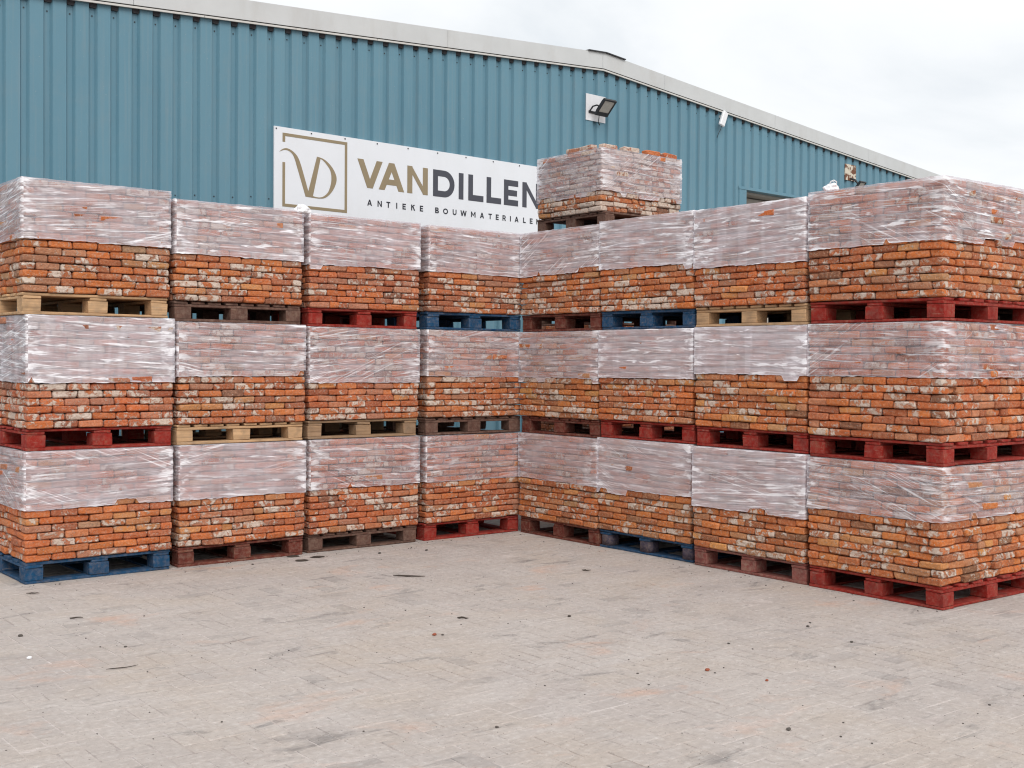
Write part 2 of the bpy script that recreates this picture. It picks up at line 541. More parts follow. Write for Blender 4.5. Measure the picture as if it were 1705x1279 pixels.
def chamfer_mesh(name, sx, sy, sz, c, mat, jit=0.0, smooth='edges', rng=rnd):
    vs, fs = chamfer_data(sx, sy, sz, c, jit, rng)
    me = bpy.data.meshes.new(name)
    me.from_pydata(vs, [], fs)
    fix_normals(me)
    if smooth == 'edges':
        for i, p in enumerate(me.polygons):
            p.use_smooth = i >= 6
    elif smooth:
        for p in me.polygons:
            p.use_smooth = True
    me.materials.append(mat)
    return me


class MB:
    """collects boxes / polygons into one mesh"""
    def __init__(self):
        self.v, self.f = [], []

    def add(self, vs, fs):
        k = len(self.v)
        self.v += [tuple(x) for x in vs]
        self.f += [[i + k for i in f] for f in fs]

    def box(self, x0, x1, y0, y1, z0, z1, mat4=None):
        vs = [Vector((x, y, z)) for x in (x0, x1) for y in (y0, y1) for z in (z0, z1)]
        if mat4 is not None:
            vs = [mat4 @ v for v in vs]
        self.add(vs, [(0, 1, 3, 2), (4, 6, 7, 5), (0, 4, 5, 1), (2, 3, 7, 6), (0, 2, 6, 4), (1, 5, 7, 3)])

    def chamfer(self, sx, sy, sz, c, mat4, jit=0.0, rng=rnd):
        vs, fs = chamfer_data(sx, sy, sz, c, jit, rng)
        self.add([mat4 @ Vector(v) for v in vs], fs)

    def tube(self, pts, r, n=8, cap=True):
        pts = [Vector(p) for p in pts]
        rings = []
        for i, p in enumerate(pts):
            d = (pts[min(i + 1, len(pts) - 1)] - pts[max(i - 1, 0)]).normalized()
            a = d.cross(Vector((0, 0, 1)))
            if a.length < 1e-3:
                a = d.cross(Vector((1, 0, 0)))
            a.normalize()
            b = d.cross(a)
            rr = r[i] if isinstance(r, (list, tuple)) else r
            rings.append([p + (a * math.cos(2 * math.pi * k / n) + b * math.sin(2 * math.pi * k / n)) * rr for k in range(n)])
        vs = [v for rg in rings for v in rg]
        fs = []
        for i in range(len(pts) - 1):
            for k in range(n):
                fs.append((i * n + k, i * n + (k + 1) % n, (i + 1) * n + (k + 1) % n, (i + 1) * n + k))
        if cap:
            fs.append(tuple(range(n))[::-1])
            fs.append(tuple((len(pts) - 1) * n + k for k in range(n)))
        self.add(vs, fs)

    def slab(self, poly, y0, y1):
        """polygon in the x-z plane extruded from y0 (front) to y1"""
        n = len(poly)
        vs = [(x, y0, z) for x, z in poly] + [(x, y1, z) for x, z in poly]
        fs = [list(range(n)), list(range(n, 2 * n))[::-1]]
        fs += [(i, (i + 1) % n, n + (i + 1) % n, n + i) for i in range(n)]
        self.add(vs, fs)

    def strip(self, a, b, y0, y1, closed=False):
        """band between the two polylines a and b in the x-z plane, extruded"""
        n = len(a)
        rng_ = range(n) if closed else range(n - 1)
        vs = [(x, y0, z) for x, z in a] + [(x, y0, z) for x, z in b] + [(x, y1, z) for x, z in a] + [(x, y1, z) for x, z in b]
        fs = []
        for i in rng_:
            j = (i + 1) % n
            fs += [(i, j, n + j, n + i), (2 * n + j, 2 * n + i, 3 * n + i, 3 * n + j),
                   (i, 2 * n + i, 2 * n + j, j), (n + j, 3 * n + j, 3 * n + i, n + i)]
        if not closed:
            fs += [(0, n, 3 * n, 2 * n), (n - 1, 3 * n - 1, 4 * n - 1, 2 * n - 1)]
        self.add(vs, fs)

    def mesh(self, name, mat, smooth=False, recalc=True):
        me = bpy.data.meshes.new(name)
        me.from_pydata(self.v, [], self.f)
        if recalc:
            fix_normals(me)
        if smooth:
            for p in me.polygons:
                p.use_smooth = True
        me.materials.append(mat)
        return me


# ------------------------------------------------------------------ ground and paving
def build_ground():
    mb = MB()
    g = 400.0
    mb.add([(-g, -g, -0.03), (g, -g, -0.03), (g, g, -0.03), (-g, g, -0.03)], [(0, 1, 2, 3)])
    o = link('ground', mb.mesh('ground', M['concrete'], recalc=False))
    o['kind'] = 'structure'
    # sand bed of the yard: lies in the joints, a little high here and low there
    x0, x1, y0, y1, st = -13.0, 6.0, -13.0, 3.9, 0.10
    nx, ny = int((x1 - x0) / st), int((y1 - y0) / st)
    vs = []
    for j in range(ny + 1):
        for i in range(nx + 1):
            x, y = x0 + i * st, y0 + j * st
            z = -0.0026 + 0.0022 * mnoise.noise((x * 1.1, y * 1.1, 3.0)) + 0.0014 * mnoise.noise((x * 4.0, y * 4.0, 7.0))
            vs.append((x, y, min(z, -0.0006)))
    fs = [(j * (nx + 1) + i, j * (nx + 1) + i + 1, (j + 1) * (nx + 1) + i + 1, (j + 1) * (nx + 1) + i) for j in range(ny) for i in range(nx)]
    me = bpy.data.meshes.new('pavement')
    me.from_pydata(vs, [], fs)
    for p in me.polygons:
        p.use_smooth = True
    me.materials.append(M['sand'])
    pav = link('pavement', me)
    pav['kind'] = 'structure'
    # herringbone blocks, two to one
    a = 0.125
    spots = []
    for i in range(int(x0 / a), int(x1 / a)):
        for j in range(int(y0 / a), int(y1 / a)):
            k = (i - j) % 4
            if k == 0:
                spots.append(((i + 1) * a, (j + 0.5) * a, 0.0))
            elif k == 3:
                spots.append(((i + 0.5) * a, (j + 1) * a, math.pi / 2))
    rng = random.Random(11)
    meshes = [chamfer_mesh('paver', 0.2445, 0.1195, 0.06, 0.0035, M['paver'], 0.0013, 'edges', rng) for _ in range(6)]

    def screen(x, y):
        d = Vector((x, y, 0)) - CAM
        z = d.dot(fwd)
        if z < 0.5:
            return None
        return 0.5 + F_PX / 1705 * d.dot(rgt) / z, 0.5 - F_PX / 1279 * d.dot(upv) / z, z
    vis = []
    for s in spots:
        q = screen(s[0], s[1])
        if q and -0.02 < q[0] < 1.02 and q[1] < 1.03:
            vis.append((q[2], s))
    vis.sort()
    near = {s for _, s in vis[:300]}
    mb = MB()
    for s in spots:
        tilt = (rng.gauss(0, 0.0035), rng.gauss(0, 0.0035), s[2] + rng.gauss(0, 0.006))
        z = -0.03 + 0.0015 * mnoise.noise((s[0] * 1.5, s[1] * 1.5, 0)) + rng.gauss(0, 0.0005)
        if s in near:
            link('paver', rng.choice(meshes), pav, loc=(s[0], s[1], z), rot=tilt)
        else:
            m4 = Matrix.Translation((s[0], s[1], z)) @ Matrix.Rotation(tilt[2], 4, 'Z') @ Matrix.Rotation(tilt[0], 4, 'X')
            # top and chamfer only: the sides are buried
            hx, hy, c = 0.12225, 0.05975, 0.0035
            v = [(-hx + c, -hy + c, .03), (hx - c, -hy + c, .03), (hx - c, hy - c, .03), (-hx + c, hy - c, .03),
                 (-hx, -hy, .02), (hx, -hy, .02), (hx, hy, .02), (-hx, hy, .02)]
            mb.add([m4 @ Vector(p) for p in v], [(0, 1, 2, 3), (4, 5, 1, 0), (5, 6, 2, 1), (6, 7, 3, 2), (7, 4, 0, 3)])
    o = link('paver_field', mb.mesh('paver_field', M['pavers'], recalc=False), pav)
    o['kind'] = 'stuff'
    # loose bits lying about
    rng = random.Random(5)
    g_ = MB()
    for _ in range(650):
        if rng.random() < .22:      # blown up against the pallets
            d_ = abs(rng.gauss(0, .16)) + .01
            x, y = (rng.uniform(-5.2, -.1), -d_) if rng.random() < .5 else (-d_, rng.uniform(-5, -.1))
        else:
            x, y = rng.uniform(-9, 0), rng.uniform(-8.5, -0.02)
        r = abs(rng.gauss(0.0, 0.0020)) + 0.0012
        m4 = Matrix.Translation((x, y, r * 0.4)) @ Matrix.Rotation(rng.uniform(0, 6.28), 4, 'Z')
        g_.chamfer(r * 2.2, r * 1.7, r * 1.2, r * 0.3, m4, 0.0, rng)
    o = link('gravel', g_.mesh('gravel', M['pebble'], recalc=False))
    o['kind'] = 'stuff'
    tag(o, 'fine dark grit strewn over the paved yard', 'grit')


# ------------------------------------------------------------------ pallets
PW, PD, PH = 1.2, 1.34, 0.172
_pm = {}


def piece(kind, size, mat):
    key = (kind, tuple(round(s, 4) for s in size), mat.name)
    if key not in _pm:
        rng = random.Random(str(key))
        _pm[key] = [chamfer_mesh(kind, *size, 0.004, mat, 0.0022, 'edges', rng) for _ in range(2)]
    return rnd.choice(_pm[key])


def round_block(size, mat):
    key = ('round', size, mat.name)
    if key not in _pm:
        sx, sy, sz = size
        mb = MB()
        rad = 0.045
        prof = []
        for cx_, cy_, a0 in ((sx / 2 - rad, sy / 2 - rad, 0), (-sx / 2 + rad, sy / 2 - rad, 90), (-sx / 2 + rad, -sy / 2 + rad, 180), (sx / 2 - rad, -sy / 2 + rad, 270)):
            for k in range(4):
                an = R(a0 + 30 * k)
                prof.append((cx_ + rad * math.cos(an), cy_ + rad * math.sin(an)))
        n = len(prof)
        mb.add([(x, y, -sz / 2) for x, y in prof] + [(x, y, sz / 2) for x, y in prof],
               [list(range(n))[::-1], list(range(n, 2 * n))] + [(i, (i + 1) % n, n + (i + 1) % n, n + i) for i in range(n)])
        _pm[key] = [mb.mesh('block', mat, True)]
    return _pm[key][0]


def make_pallet(label, mat, loc, rotz, ends=False, blockmat=None, rounded=False, group='pallets under the brick stacks'):
    """block pallet: front edge on local y=0, 1.2 wide, 1.34 deep"""
    t = thing('pallet', label, 'pallet', loc, rotz, group)
    blockmat = blockmat or mat
    b_h, s_h, d_h = 0.023, 0.024, 0.022
    k_h = PH - b_h - s_h - d_h - 0.002
    g = 0.001

    def put(kind, sx, sy, sz, x, y, z, m):
        if kind == 'block' and rounded:
            me = round_block((sx, sy, sz), m)
        else:
            me = piece(kind, (sx, sy, sz), m)
        link(kind, me, t, loc=(x + rnd.uniform(-.004, .004), y + rnd.uniform(-.003, .003), z), rot=(0, 0, rnd.uniform(-.006, .006)))
    bw = 0.15
    ys = (bw / 2, PD / 2, PD - bw / 2)
    xs = (-PW / 2 + bw / 2, 0, PW / 2 - bw / 2)
    # bottom boards
    if ends:
        for y in ys:
            put('bottom_board', PW, bw - .01, b_h - g, 0, y, b_h / 2, mat)
    else:
        for y in (ys[0], ys[2]):
            put('bottom_board', PW, bw - .01, b_h - g, 0, y, b_h / 2, mat)
        for x in xs:
            put('bottom_board', bw - .02, PD - 2 * bw + .006, b_h - g, x, PD / 2, b_h / 2, mat)
    for x in xs:
        for y in ys:
            w = bw if x else 0.17
            put('block', w - .006, bw - .006, k_h - g, x, y, b_h + k_h / 2, blockmat)
    z = b_h + k_h + s_h / 2
    if ends:
        for y in ys:
            put('stringer', PW, bw - .012, s_h - g, 0, y, z, mat)
    else:
        for x in xs:
            put('stringer', bw - .012, PD, s_h - g, x, PD / 2, z, mat)
    z = b_h + k_h + s_h + d_h / 2 + .001
    n = 8 if ends else 7
    wd = 0.122 if ends else 0.132
    for i in range(n):
        f = i / (n - 1)
        if ends:
            put('deck_board', wd, PD, d_h - g, -PW / 2 + wd / 2 + f * (PW - wd), PD / 2, z, mat)
        else:
            put('deck_board', PW, wd, d_h - g, 0, wd / 2 + f * (PD - wd), z, mat)
    return t


# ------------------------------------------------------------------ brick stacks
BL, BD = 0.207, 0.102
CH = 0.0583
_rb = random.Random(3)
BRICKS = [chamfer_mesh('brick', BL - .0055, BD - .003, CH - .0035, 0.0095, M['brick'], 0.0034, 'edges', _rb) for _ in range(14)]


def course_rows(W, header):
    lens = [_rb.gauss(BL, 0.009) for _ in range(8)]
    if header:
        n = max(1, int(round((W - 0.2) / BL)))
        row = [_rb.gauss(.1, .006)] + lens[:n] + [_rb.gauss(.1, .006)]
        kinds = ['h'] + ['s'] * n + ['h']
    else:
        n = int(round(W / BL))
        row, kinds = lens[:n], ['s'] * n
        if _rb.random() < .3:
            i = _rb.randrange(1, n)
            row = row[:i] + [.1, .1] + row[i + 1:]
            kinds = kinds[:i] + ['h', 'h'] + kinds[i + 1:]
    s = W / sum(row)
    return [r * s for r in row], kinds


def make_stack(label, loc, rotz, W, depth, courses, ch, wrap=(0.4, 0.4), ends=(), opac=0.42, streak=0.8, patch=0.6,
               tint=(1, 1, 1), chalk=0.0, all_joined=False, top_free=True, wrapped=True, group='half wrapped brick stacks', ragged=0.016, top_extra=0.0, ang=0.5):
    t = thing('brick_stack', label, 'brick stack', loc, rotz, group)
    mass = MB()
    zs = ch / CH
    over = 0.03
    sag = _rb.uniform(-1, 1)
    phase = _rb.uniform(0, 6)

    def lay(x, y, z, rz, ln, joined):
        fx = ln / BL
        dz = 0.003 * math.sin(x * 2.3 + phase) * sag + _rb.gauss(0, .0009)
        rx, ry, rr = _rb.gauss(0, .010), _rb.gauss(0, .008), rz + _rb.gauss(0, .012)
        if joined:
            m4 = Matrix.Translation((x, y, z + dz)) @ Matrix.Rotation(rr, 4, 'Z')
            mass.chamfer((BL - .004) * fx, BD - .003, (CH - .0035) * zs, .007, m4, .002, _rb)
        else:
            o = link('brick', _rb.choice(BRICKS), t, loc=(x, y, z + dz), rot=(rx, ry, rr + (math.pi if _rb.random() < .5 else 0)),
                     scale=(fx, 1.0, zs * _rb.uniform(.97, 1.005)))
            k = _rb.uniform(.86, 1.08)
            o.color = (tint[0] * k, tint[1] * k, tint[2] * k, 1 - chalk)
    for c in range(courses):
        z = (c + .5) * ch
        hd = c % 2 == 1
        row, kinds = course_rows(W, hd)
        x = -W / 2
        bulge = _rb.gauss(0, .0035)
        x += _rb.gauss(0, .004)
        for i, (r, kd) in enumerate(zip(row, kinds)):
            first, last = i == 0, i == len(row) - 1
            xc = x + r / 2
            x += r
            yj = -over + _rb.gauss(0, .0045) + bulge
            if kd == 'h':
                lay(xc, yj + BL / 2, z, math.pi / 2, BL * _rb.uniform(.95, 1.02), all_joined)
                # a header shows its end: width follows the slot
            else:
                lay(xc, yj + BD / 2, z, 0, r, all_joined)
        # side faces
        for side in (-1, 1):
            joined = all_joined or side not in ends
            y = -over + (BL if hd else BD) + .002
            while y < depth - over - .05:
                if _rb.random() < (.6 if not joined else .25):
                    ln = _rb.gauss(BD, .004)
                    hdr = True
                else:
                    ln = _rb.gauss(BL, .008)
                    hdr = False
                jit = _rb.gauss(-.005, .010 if not joined else .007)
                left_ = depth - over - y
                if left_ - ln < .055:
                    ln = left_
                if hdr and ln < .15:
                    lay(side * (W / 2 + jit - BL / 2), y + ln / 2, z, 0, BL, joined)
                else:
                    lay(side * (W / 2 + jit - BD / 2), y + ln / 2, z, math.pi / 2, ln, joined)
                y += ln
        # back face, never seen from the yard but still bricks
        xb = -W / 2 + .21
        while xb < W / 2 - .3:
            lay(xb + BL / 2, depth - over - BD / 2, z, 0, BL, True)
            xb += BL + .004
    h = courses * ch
    mass.box(-W / 2 + .10, W / 2 - .10, .09, depth - over - .09, .002, h - .004)
    o = link('inner_bricks', mass.mesh('inner_bricks', M['mass'], recalc=False), t)
    o['kind'] = 'stuff'
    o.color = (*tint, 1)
    if wrapped:
        make_wrap(t, W, depth, over, h, ch, wrap, ends, opac, streak, patch, ragged, top_extra, ang)
    return t


def make_wrap(t, W, depth, over, h, ch, wrap, ends, opac, streak, patch, ragged, top_extra, ang):
    rng = random.Random(_rb.random())
    e = .0105
    x0, x1, y0, y1 = -W / 2 - e, W / 2 + e, -over - e, depth - over + e
    rad = .014
    path = []     # (x, y, nx, ny, side, f)

    def side_pts(ax, ay, bx, by, nx, ny, n, tagname):
        for i in range(n + 1):
            f = i / n
            path.append((ax + (bx - ax) * f, ay + (by - ay) * f, nx, ny, tagname, f))

    def arc(cx_, cy_, a0):
        for k in (1, 2):
            an = R(a0 + 30 * k)
            path.append((cx_ + rad * math.cos(an), cy_ + rad * math.sin(an), math.cos(an), math.sin(an), 'corner', 0))
    side_pts(x0 + rad, y0, x1 - rad, y0, 0, -1, 46, 'front')
    arc(x1 - rad, y0 + rad, -90)
    side_pts(x1, y0 + rad, x1, y1 - rad, 1, 0, 46 if 1 in ends else 20, 'right')
    arc(x1 - rad, y1 - rad, 0)
    side_pts(x1 - rad, y1, x0 + rad, y1, 0, 1, 8, 'back')
    arc(x0 + rad, y1 - rad, 90)
    side_pts(x0, y1 - rad, x0, y0 + rad, -1, 0, 46 if -1 in ends else 20, 'left')
    arc(x0 + rad, y0 + rad, 180)
    path.append((x0 + rad, y0, 0, -1, 'front', 0.0))
    n = len(path)
    us = [0.0]
    for i in range(1, n):
        us.append(us[-1] + math.hypot(path[i][0] - path[i - 1][0], path[i][1] - path[i - 1][1]))
    U = us[-1]
    seed = rng.uniform(0, 100)
    ridges = []
    for _ in range(34):
        ridges.append((rng.uniform(0, U), rng.uniform(.05, h), rng.uniform(.08, .45), rng.uniform(-.14, .10), rng.uniform(.004, .010), rng.uniform(.001, .0045)))
    nv = 50
    vs, uv, uv2 = [], [], []
    top = h + .004 + top_extra
    for j in range(nv + 3):
        for i in range(n):
            x, y, nx, ny, sd, f = path[i]
            u = us[i] if i < n - 1 else U
            un = u % U
            wl, wr = wrap
            seg = math.floor(un / .206 + seed)
            uq = (seg + .5 - seed) * .206
            if sd == 'front':
                zb = wl + (wr - wl) * min(1.0, max(0.0, uq / W))
            elif sd in ('right', 'corner') and x > 0:
                zb = wr
            elif sd == 'back':
                zb = wr + (wl - wr) * f
            else:
                zb = wl
            cu = 2 * math.pi * un / U
            cxn, cyn = math.cos(cu) * 3.5, math.sin(cu) * 3.5
            zb += ragged * 1.5 * mnoise.noise((seg * 3.7, seed, 1.5)) + ragged * 1.3 * mnoise.noise((cxn * 1.1, cyn * 1.1, seed + 9))
            # the hem clings to the bed joints and steps from brick to brick
            sn = round(zb / ch) * ch + .004
            zb = zb * .3 + sn * .7 + .006 * mnoise.noise((cxn * 6, cyn * 6, seed)) + .004 * mnoise.noise((cxn * 16, cyn * 16, seed))
            zz = min(j, nv) / nv
            z = zb + (top - zb) * zz
            # film is drawn over the brick ends and dips at the bed joints
            cfr = (z / ch) % 1.0
            dip = math.exp(-(min(cfr, 1 - cfr) / .16) ** 2)
            dsp = .001 - .0022 * dip
            dsp += .0022 * mnoise.noise((cxn * 2.2, cyn * 2.2, z * 16 + seed)) + 0.0012 * mnoise.noise((cxn * 7, cyn * 7, z * 40 + seed))
            for (ru, rz, rl, sl, rw, ra) in ridges:
                du = (un - ru + U / 2) % U - U / 2
                if abs(du) < rl:
                    q = (z - rz - sl * du) / rw
                    if abs(q) < 2.5:
                        dsp += ra * math.exp(-q * q) * (1 - (du / rl) ** 2)
            if sd == 'corner':
                dsp += .004 * mnoise.noise((seed, un * 3, z * 55)) - .002 * dip
            if j == 0:
                dsp = max(dsp, .001)
            px, py = x + nx * dsp, y + ny * dsp
            if j > nv:                       # tucked over the top
                kin = (j - nv) * .06
                sxn, syn = (-1 if x > 0 else 1), (-1 if y > depth / 2 else 1)
                if sd in ('front', 'back'):
                    py = y + syn * kin
                    px = x + (sxn * kin * max(0.0, (abs(x) - W / 2 + .12) / .12) if abs(x) > W / 2 - .12 else 0)
                elif sd in ('left', 'right'):
                    px = x + sxn * kin
                    ey = min(y - y0, y1 - y)
                    py = y + (syn * kin * (1 - ey / .12) if ey < .12 else 0)
                else:
                    px, py = x + sxn * kin, y + syn * kin
                z = top + .001 * (j - nv)
            elif j >= nv - 1:
                z += .005 * mnoise.noise((cxn * 5, cyn * 5, seed + 4)) * (1 if top_extra > 0 else .4)
            vs.append((px, py, z))
            uv.append((u, z + (j - nv) * .05 if j > nv else z))
            L_ = W if sd in ('front', 'back') else depth
            uv2.append((0.0 if sd == 'corner' else min(f, 1 - f) * L_, min(j, nv) / nv * (top - zb)))
    fs = []
    for j in range(nv + 2):
        for i in range(n - 1):
            fs.append((j * n + i, j * n + i + 1, (j + 1) * n + i + 1, (j + 1) * n + i))
    me = bpy.data.meshes.new('stretch_wrap')
    me.from_pydata(vs, [], fs)
    ul = me.uv_layers.new(name='film')
    li = np.zeros(len(me.loops), dtype=np.int32)
    me.loops.foreach_get('vertex_index', li)
    ul.data.foreach_set('uv', np.array(uv, dtype=np.float32)[li].ravel())
    ul2 = me.uv_layers.new(name='edge')
    ul2.data.foreach_set('uv', np.array(uv2, dtype=np.float32)[li].ravel())
    me.polygons.foreach_set('use_smooth', [True] * len(me.polygons))
    me.materials.append(M['film'])
    o = link('stretch_wrap', me, t)
    o.color = (.44 + (opac - .43) * 1.45, streak, patch, ang)


# (row, column, level): along offset, outward offset, turn, base height, wrap edge at both ends of the face
FIT = {
    (0, 0, 0): (-0.006, 0.020, 0.0120, 0.000, 0.411, 0.445),
    (0, 0, 1): (0.019, -0.006, 0.0080, 1.052, 0.370, 0.369),
    (0, 0, 2): (-0.014, -0.012, 0.0120, 2.135, 0.426, 0.413),
    (0, 1, 0): (0.015, -0.004, -0.0030, 0.000, 0.406, 0.404),
    (0, 1, 1): (-0.003, 0.012, -0.0120, 1.054, 0.401, 0.437),
    (0, 1, 2): (-0.022, -0.002, -0.0052, 2.113, 0.400, 0.379),
    (0, 2, 0): (0.022, -0.020, -0.0062, 0.000, 0.417, 0.430),
    (0, 2, 1): (-0.001, 0.002, -0.0063, 1.056, 0.351, 0.339),
    (0, 2, 2): (-0.003, 0.005, -0.0112, 2.100, 0.374, 0.415),
    (0, 3, 0): (0.060, -0.020, -0.0056, 0.000, 0.428, 0.411),
    (0, 3, 1): (0.056, 0.000, -0.0080, 1.050, 0.418, 0.378),
    (0, 3, 2): (0.060, 0.000, 0.0050, 2.103, 0.398, 0.379),
    (1, 0, 0): (0.012, -0.005, 0.0010, 0.000, 0.420, 0.408),
    (1, 0, 1): (0.012, -0.003, 0.0004, 1.052, 0.388, 0.377),
    (1, 0, 2): (0.010, -0.006, -0.0049, 2.099, 0.387, 0.428),
    (1, 1, 0): (-0.014, -0.020, 0.0120, 0.000, 0.361, 0.439),
    (1, 1, 1): (0.008, -0.002, 0.0120, 1.066, 0.398, 0.408),
    (1, 1, 2): (0.004, -0.001, 0.0050, 2.102, 0.389, 0.370),
    (1, 2, 0): (0.022, 0.013, 0.0120, 0.000, 0.372, 0.384),
    (1, 2, 1): (0.011, -0.005, 0.0033, 1.059, 0.440, 0.443),
    (1, 2, 2): (-0.010, 0.002, -0.0080, 2.108, 0.343, 0.323),
    (1, 3, 0): (0.026, 0.020, -0.0120, 0.000, 0.452, 0.474),
    (1, 3, 1): (-0.002, -0.002, -0.0098, 1.046, 0.471, 0.472),
    (1, 3, 2): (-0.010, 0.000, -0.0120, 2.112, 0.425, 0.434),
}
# pallet colour, deck-board ends towards the yard, film look (opacity, streaks, patches)
KIND = {
    (0, 0, 0): ('blue', 0, .46, .75, .35), (0, 0, 1): ('red', 0, .50, .95, .75), (0, 0, 2): ('raw', 0, .44, 1.0, .5),
    (0, 1, 0): ('maroon', 0, .48, .55, .4), (0, 1, 1): ('raw', 1, .40, .85, .2), (0, 1, 2): ('brown', 1, .42, .7, .9),
    (0, 2, 0): ('brown', 1, .34, .6, .55), (0, 2, 1): ('tan', 0, .38, 1.0, .2), (0, 2, 2): ('red', 0, .42, .7, .7),
    (0, 3, 0): ('red', 0, .32, .45, .2), (0, 3, 1): ('brown', 1, .36, .5, .15), (0, 3, 2): ('blue', 0, .42, .75, .5),
    (1, 0, 0): ('maroon', 0, .42, .4, .2), (1, 0, 1): ('maroon', 1, .40, .5, .2), (1, 0, 2): ('maroon', 0, .46, .8, .4),
    (1, 1, 0): ('blue', 0, .50, .6, .15), (1, 1, 1): ('red', 0, .52, .6, .7), (1, 1, 2): ('blue', 0, .50, 1.0, .5),
    (1, 2, 0): ('pink', 0, .52, 1.0, .4), (1, 2, 1): ('red', 0, .58, .5, .9), (1, 2, 2): ('raw', 1, .50, .9, .95),
    (1, 3, 0): ('red', 0, .34, .9, .3), (1, 3, 1): ('red', 0, .34, .7, .45), (1, 3, 2): ('red', 0, .37, 1.0, .95),
}
COL_NAME = {(0, 0): 'outer end column', (0, 1): 'second column from outer end', (0, 2): 'second column from corner', (0, 3): 'corner column',
            (1, 0): 'corner column', (1, 1): 'second column from corner', (1, 2): 'second column from near end', (1, 3): 'near end column'}
CHALK = {(0, 0): (0.0, .22, .08), (0, 1): (.05, .13, .16), (0, 2): (.08, .16, .03), (0, 3): (.0, .16, .09),
         (1, 0): (.05, .15, .12), (1, 1): (.05, .08, .12), (1, 2): (.05, .04, .03), (1, 3): (.0, .0, .0)}
ROW_NAME = ('row below the sign', 'row below the doorway')
LEVEL = ('bottom', 'middle', 'top')
PNAME = {'blue': 'blue', 'red': 'red', 'maroon': 'maroon', 'brown': 'dull brown', 'raw': 'bare wood', 'tan': 'weathered wood', 'pink': 'faded red'}


def build_rows():
    for (w, c, k), (tt, dd, th, z, wl, wr) in FIT.items():
        mat, ends_, op, stk, pat = KIND[(w, c, k)]
        if w == 0:
            loc = Vector((-(4 - c) * 1.26077 + .0351 + .6 + tt, -dd, z))
            rz = th
        else:
            loc = Vector((-dd, -c * 1.2307 - .0349 - .6 - tt, z))
            rz = -math.pi / 2 + th
        place = f'{COL_NAME[(w, c)]}, {ROW_NAME[w]}'
        col = PNAME[mat]
        blk = M['composite'] if (w, c, k) in ((1, 1, 0),) else (M['brown'] if (w, c, k) == (1, 3, 0) and False else None)
        make_pallet(f'{LEVEL[k]} {col} pallet, {place}', M[mat], loc, rz, bool(ends_), blk, (w, c, k) == (1, 1, 0))
        zt = FIT[(w, c, k + 1)][3] if k < 2 else (3.205, 3.145, 3.130, 3.125, 3.118, 3.137, 3.130, 3.160)[w * 4 + c]
        hh = zt - z - PH - .010
        n = 15 if hh > .80 else 14
        W = 1.208 if w == 0 else 1.200
        vis = (-1,) if (w, c) == (0, 0) else ((1,) if (w, c) == (1, 3) else ())
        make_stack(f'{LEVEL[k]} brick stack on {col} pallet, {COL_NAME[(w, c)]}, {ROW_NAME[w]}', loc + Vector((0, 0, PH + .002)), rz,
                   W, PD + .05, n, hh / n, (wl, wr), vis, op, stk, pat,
                   tint=tuple(_rb.uniform(.96, 1.04) * q_ for q_ in ((1.13, 1.09, .92) if w else (1.04, 1.0, .96))), chalk=CHALK[(w, c)][k] * .7, top_extra=.006 if k == 2 else 0.0,  # right row: oranger bricks, also brightened to offset the weaker sun on them
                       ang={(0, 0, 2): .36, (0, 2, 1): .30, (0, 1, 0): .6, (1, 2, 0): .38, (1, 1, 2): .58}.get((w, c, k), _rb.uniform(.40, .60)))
    # the extra pile that peeps over the inner corner, and the column that carries it
    rz = -math.pi / 2
    order = ('lowest', 'middle', 'highest')
    for bx, yc, ch_, where, gr in ((1.39, .80, .06215, 'inner corner column carrying the highest pile', 'corner column under the highest pile'),
                                   (1.42, -4.30, .0583, 'second row behind the near end column', 'second row of stacks'),
                                   (1.42, -3.07, .0583, 'second row behind the column next to the near end', 'second row of stacks')):  # unseen stacks, added to keep the pallet openings in front dark
        zz = 0.0
        for k in range(3):
            loc = Vector((bx, yc, zz))
            make_pallet(f'brown pallet, {where}, {order[k]} of three', M['brown'], loc, rz, group='pallets of the ' + gr)
            make_stack(f'brick stack, {where}, {order[k]} of three', loc + Vector((0, 0, PH + .002)), rz, 1.16, PD + .03, 15, ch_,
                       all_joined=True, group='brick stacks of the ' + gr, wrapped=False)
            zz += PH + 15 * ch_ + .006
        if yc > 0:
            z_corner = zz
    bx, zz = 1.39, z_corner
    loc = Vector((bx, .775, zz))
    make_pallet('dark brown pallet peeping out above the inner corner of the rows', M['brown'], loc, rz, True)
    n = 12
    top = make_stack('small film-wrapped pile of chalky bricks standing highest above the inner corner', loc + Vector((0, 0, PH + .002)), rz, 1.13, 1.30, n, .0590,
                     (.19, .21), (1,), .36, .75, .45, tint=(1.0, 1.04, 1.05), chalk=.36, ragged=.025, top_extra=.004)
    zt = zz + PH + .002 + n * .059
    # loose bricks left on its top
    desc = ['chalky brick at the front corner on top of the highest pile', 'orange brick lying at the far end on top of the highest pile',
            'white flecked brick beside the corner brick on the highest pile', 'red brick in the middle of the left edge on the highest pile',
            'pale brick behind the tied film on top of the highest pile', 'limewashed brick between the pale and orange bricks on the highest pile']
    # world positions: front edge x=bx, near edge y=.70-.575
    ye = .775 - .565
    pos = [(bx + .13, ye + .07, 0.04), (bx + 1.10, ye + .06, 0.1), (bx + .03, ye + .30, 1.5), (bx + .04, ye + .53, 1.62), (bx + .46, ye + .06, -.08), (bx + .80, ye + .05, .06)]
    for d, (x, y, a) in zip(desc, pos):
        o = link('brick', _rb.choice(BRICKS), None, loc=(x, y, zt + .006 + .028), rot=(_rb.gauss(0, .03), _rb.gauss(0, .03), a), scale=(1.15, 1, 1.05))
        o.color = (1.05, 1.0, .98, 1.1 if 'orange brick' in d or 'red brick' in d else .25)
        tag(o, d, 'brick', 'loose bricks on the highest pile')


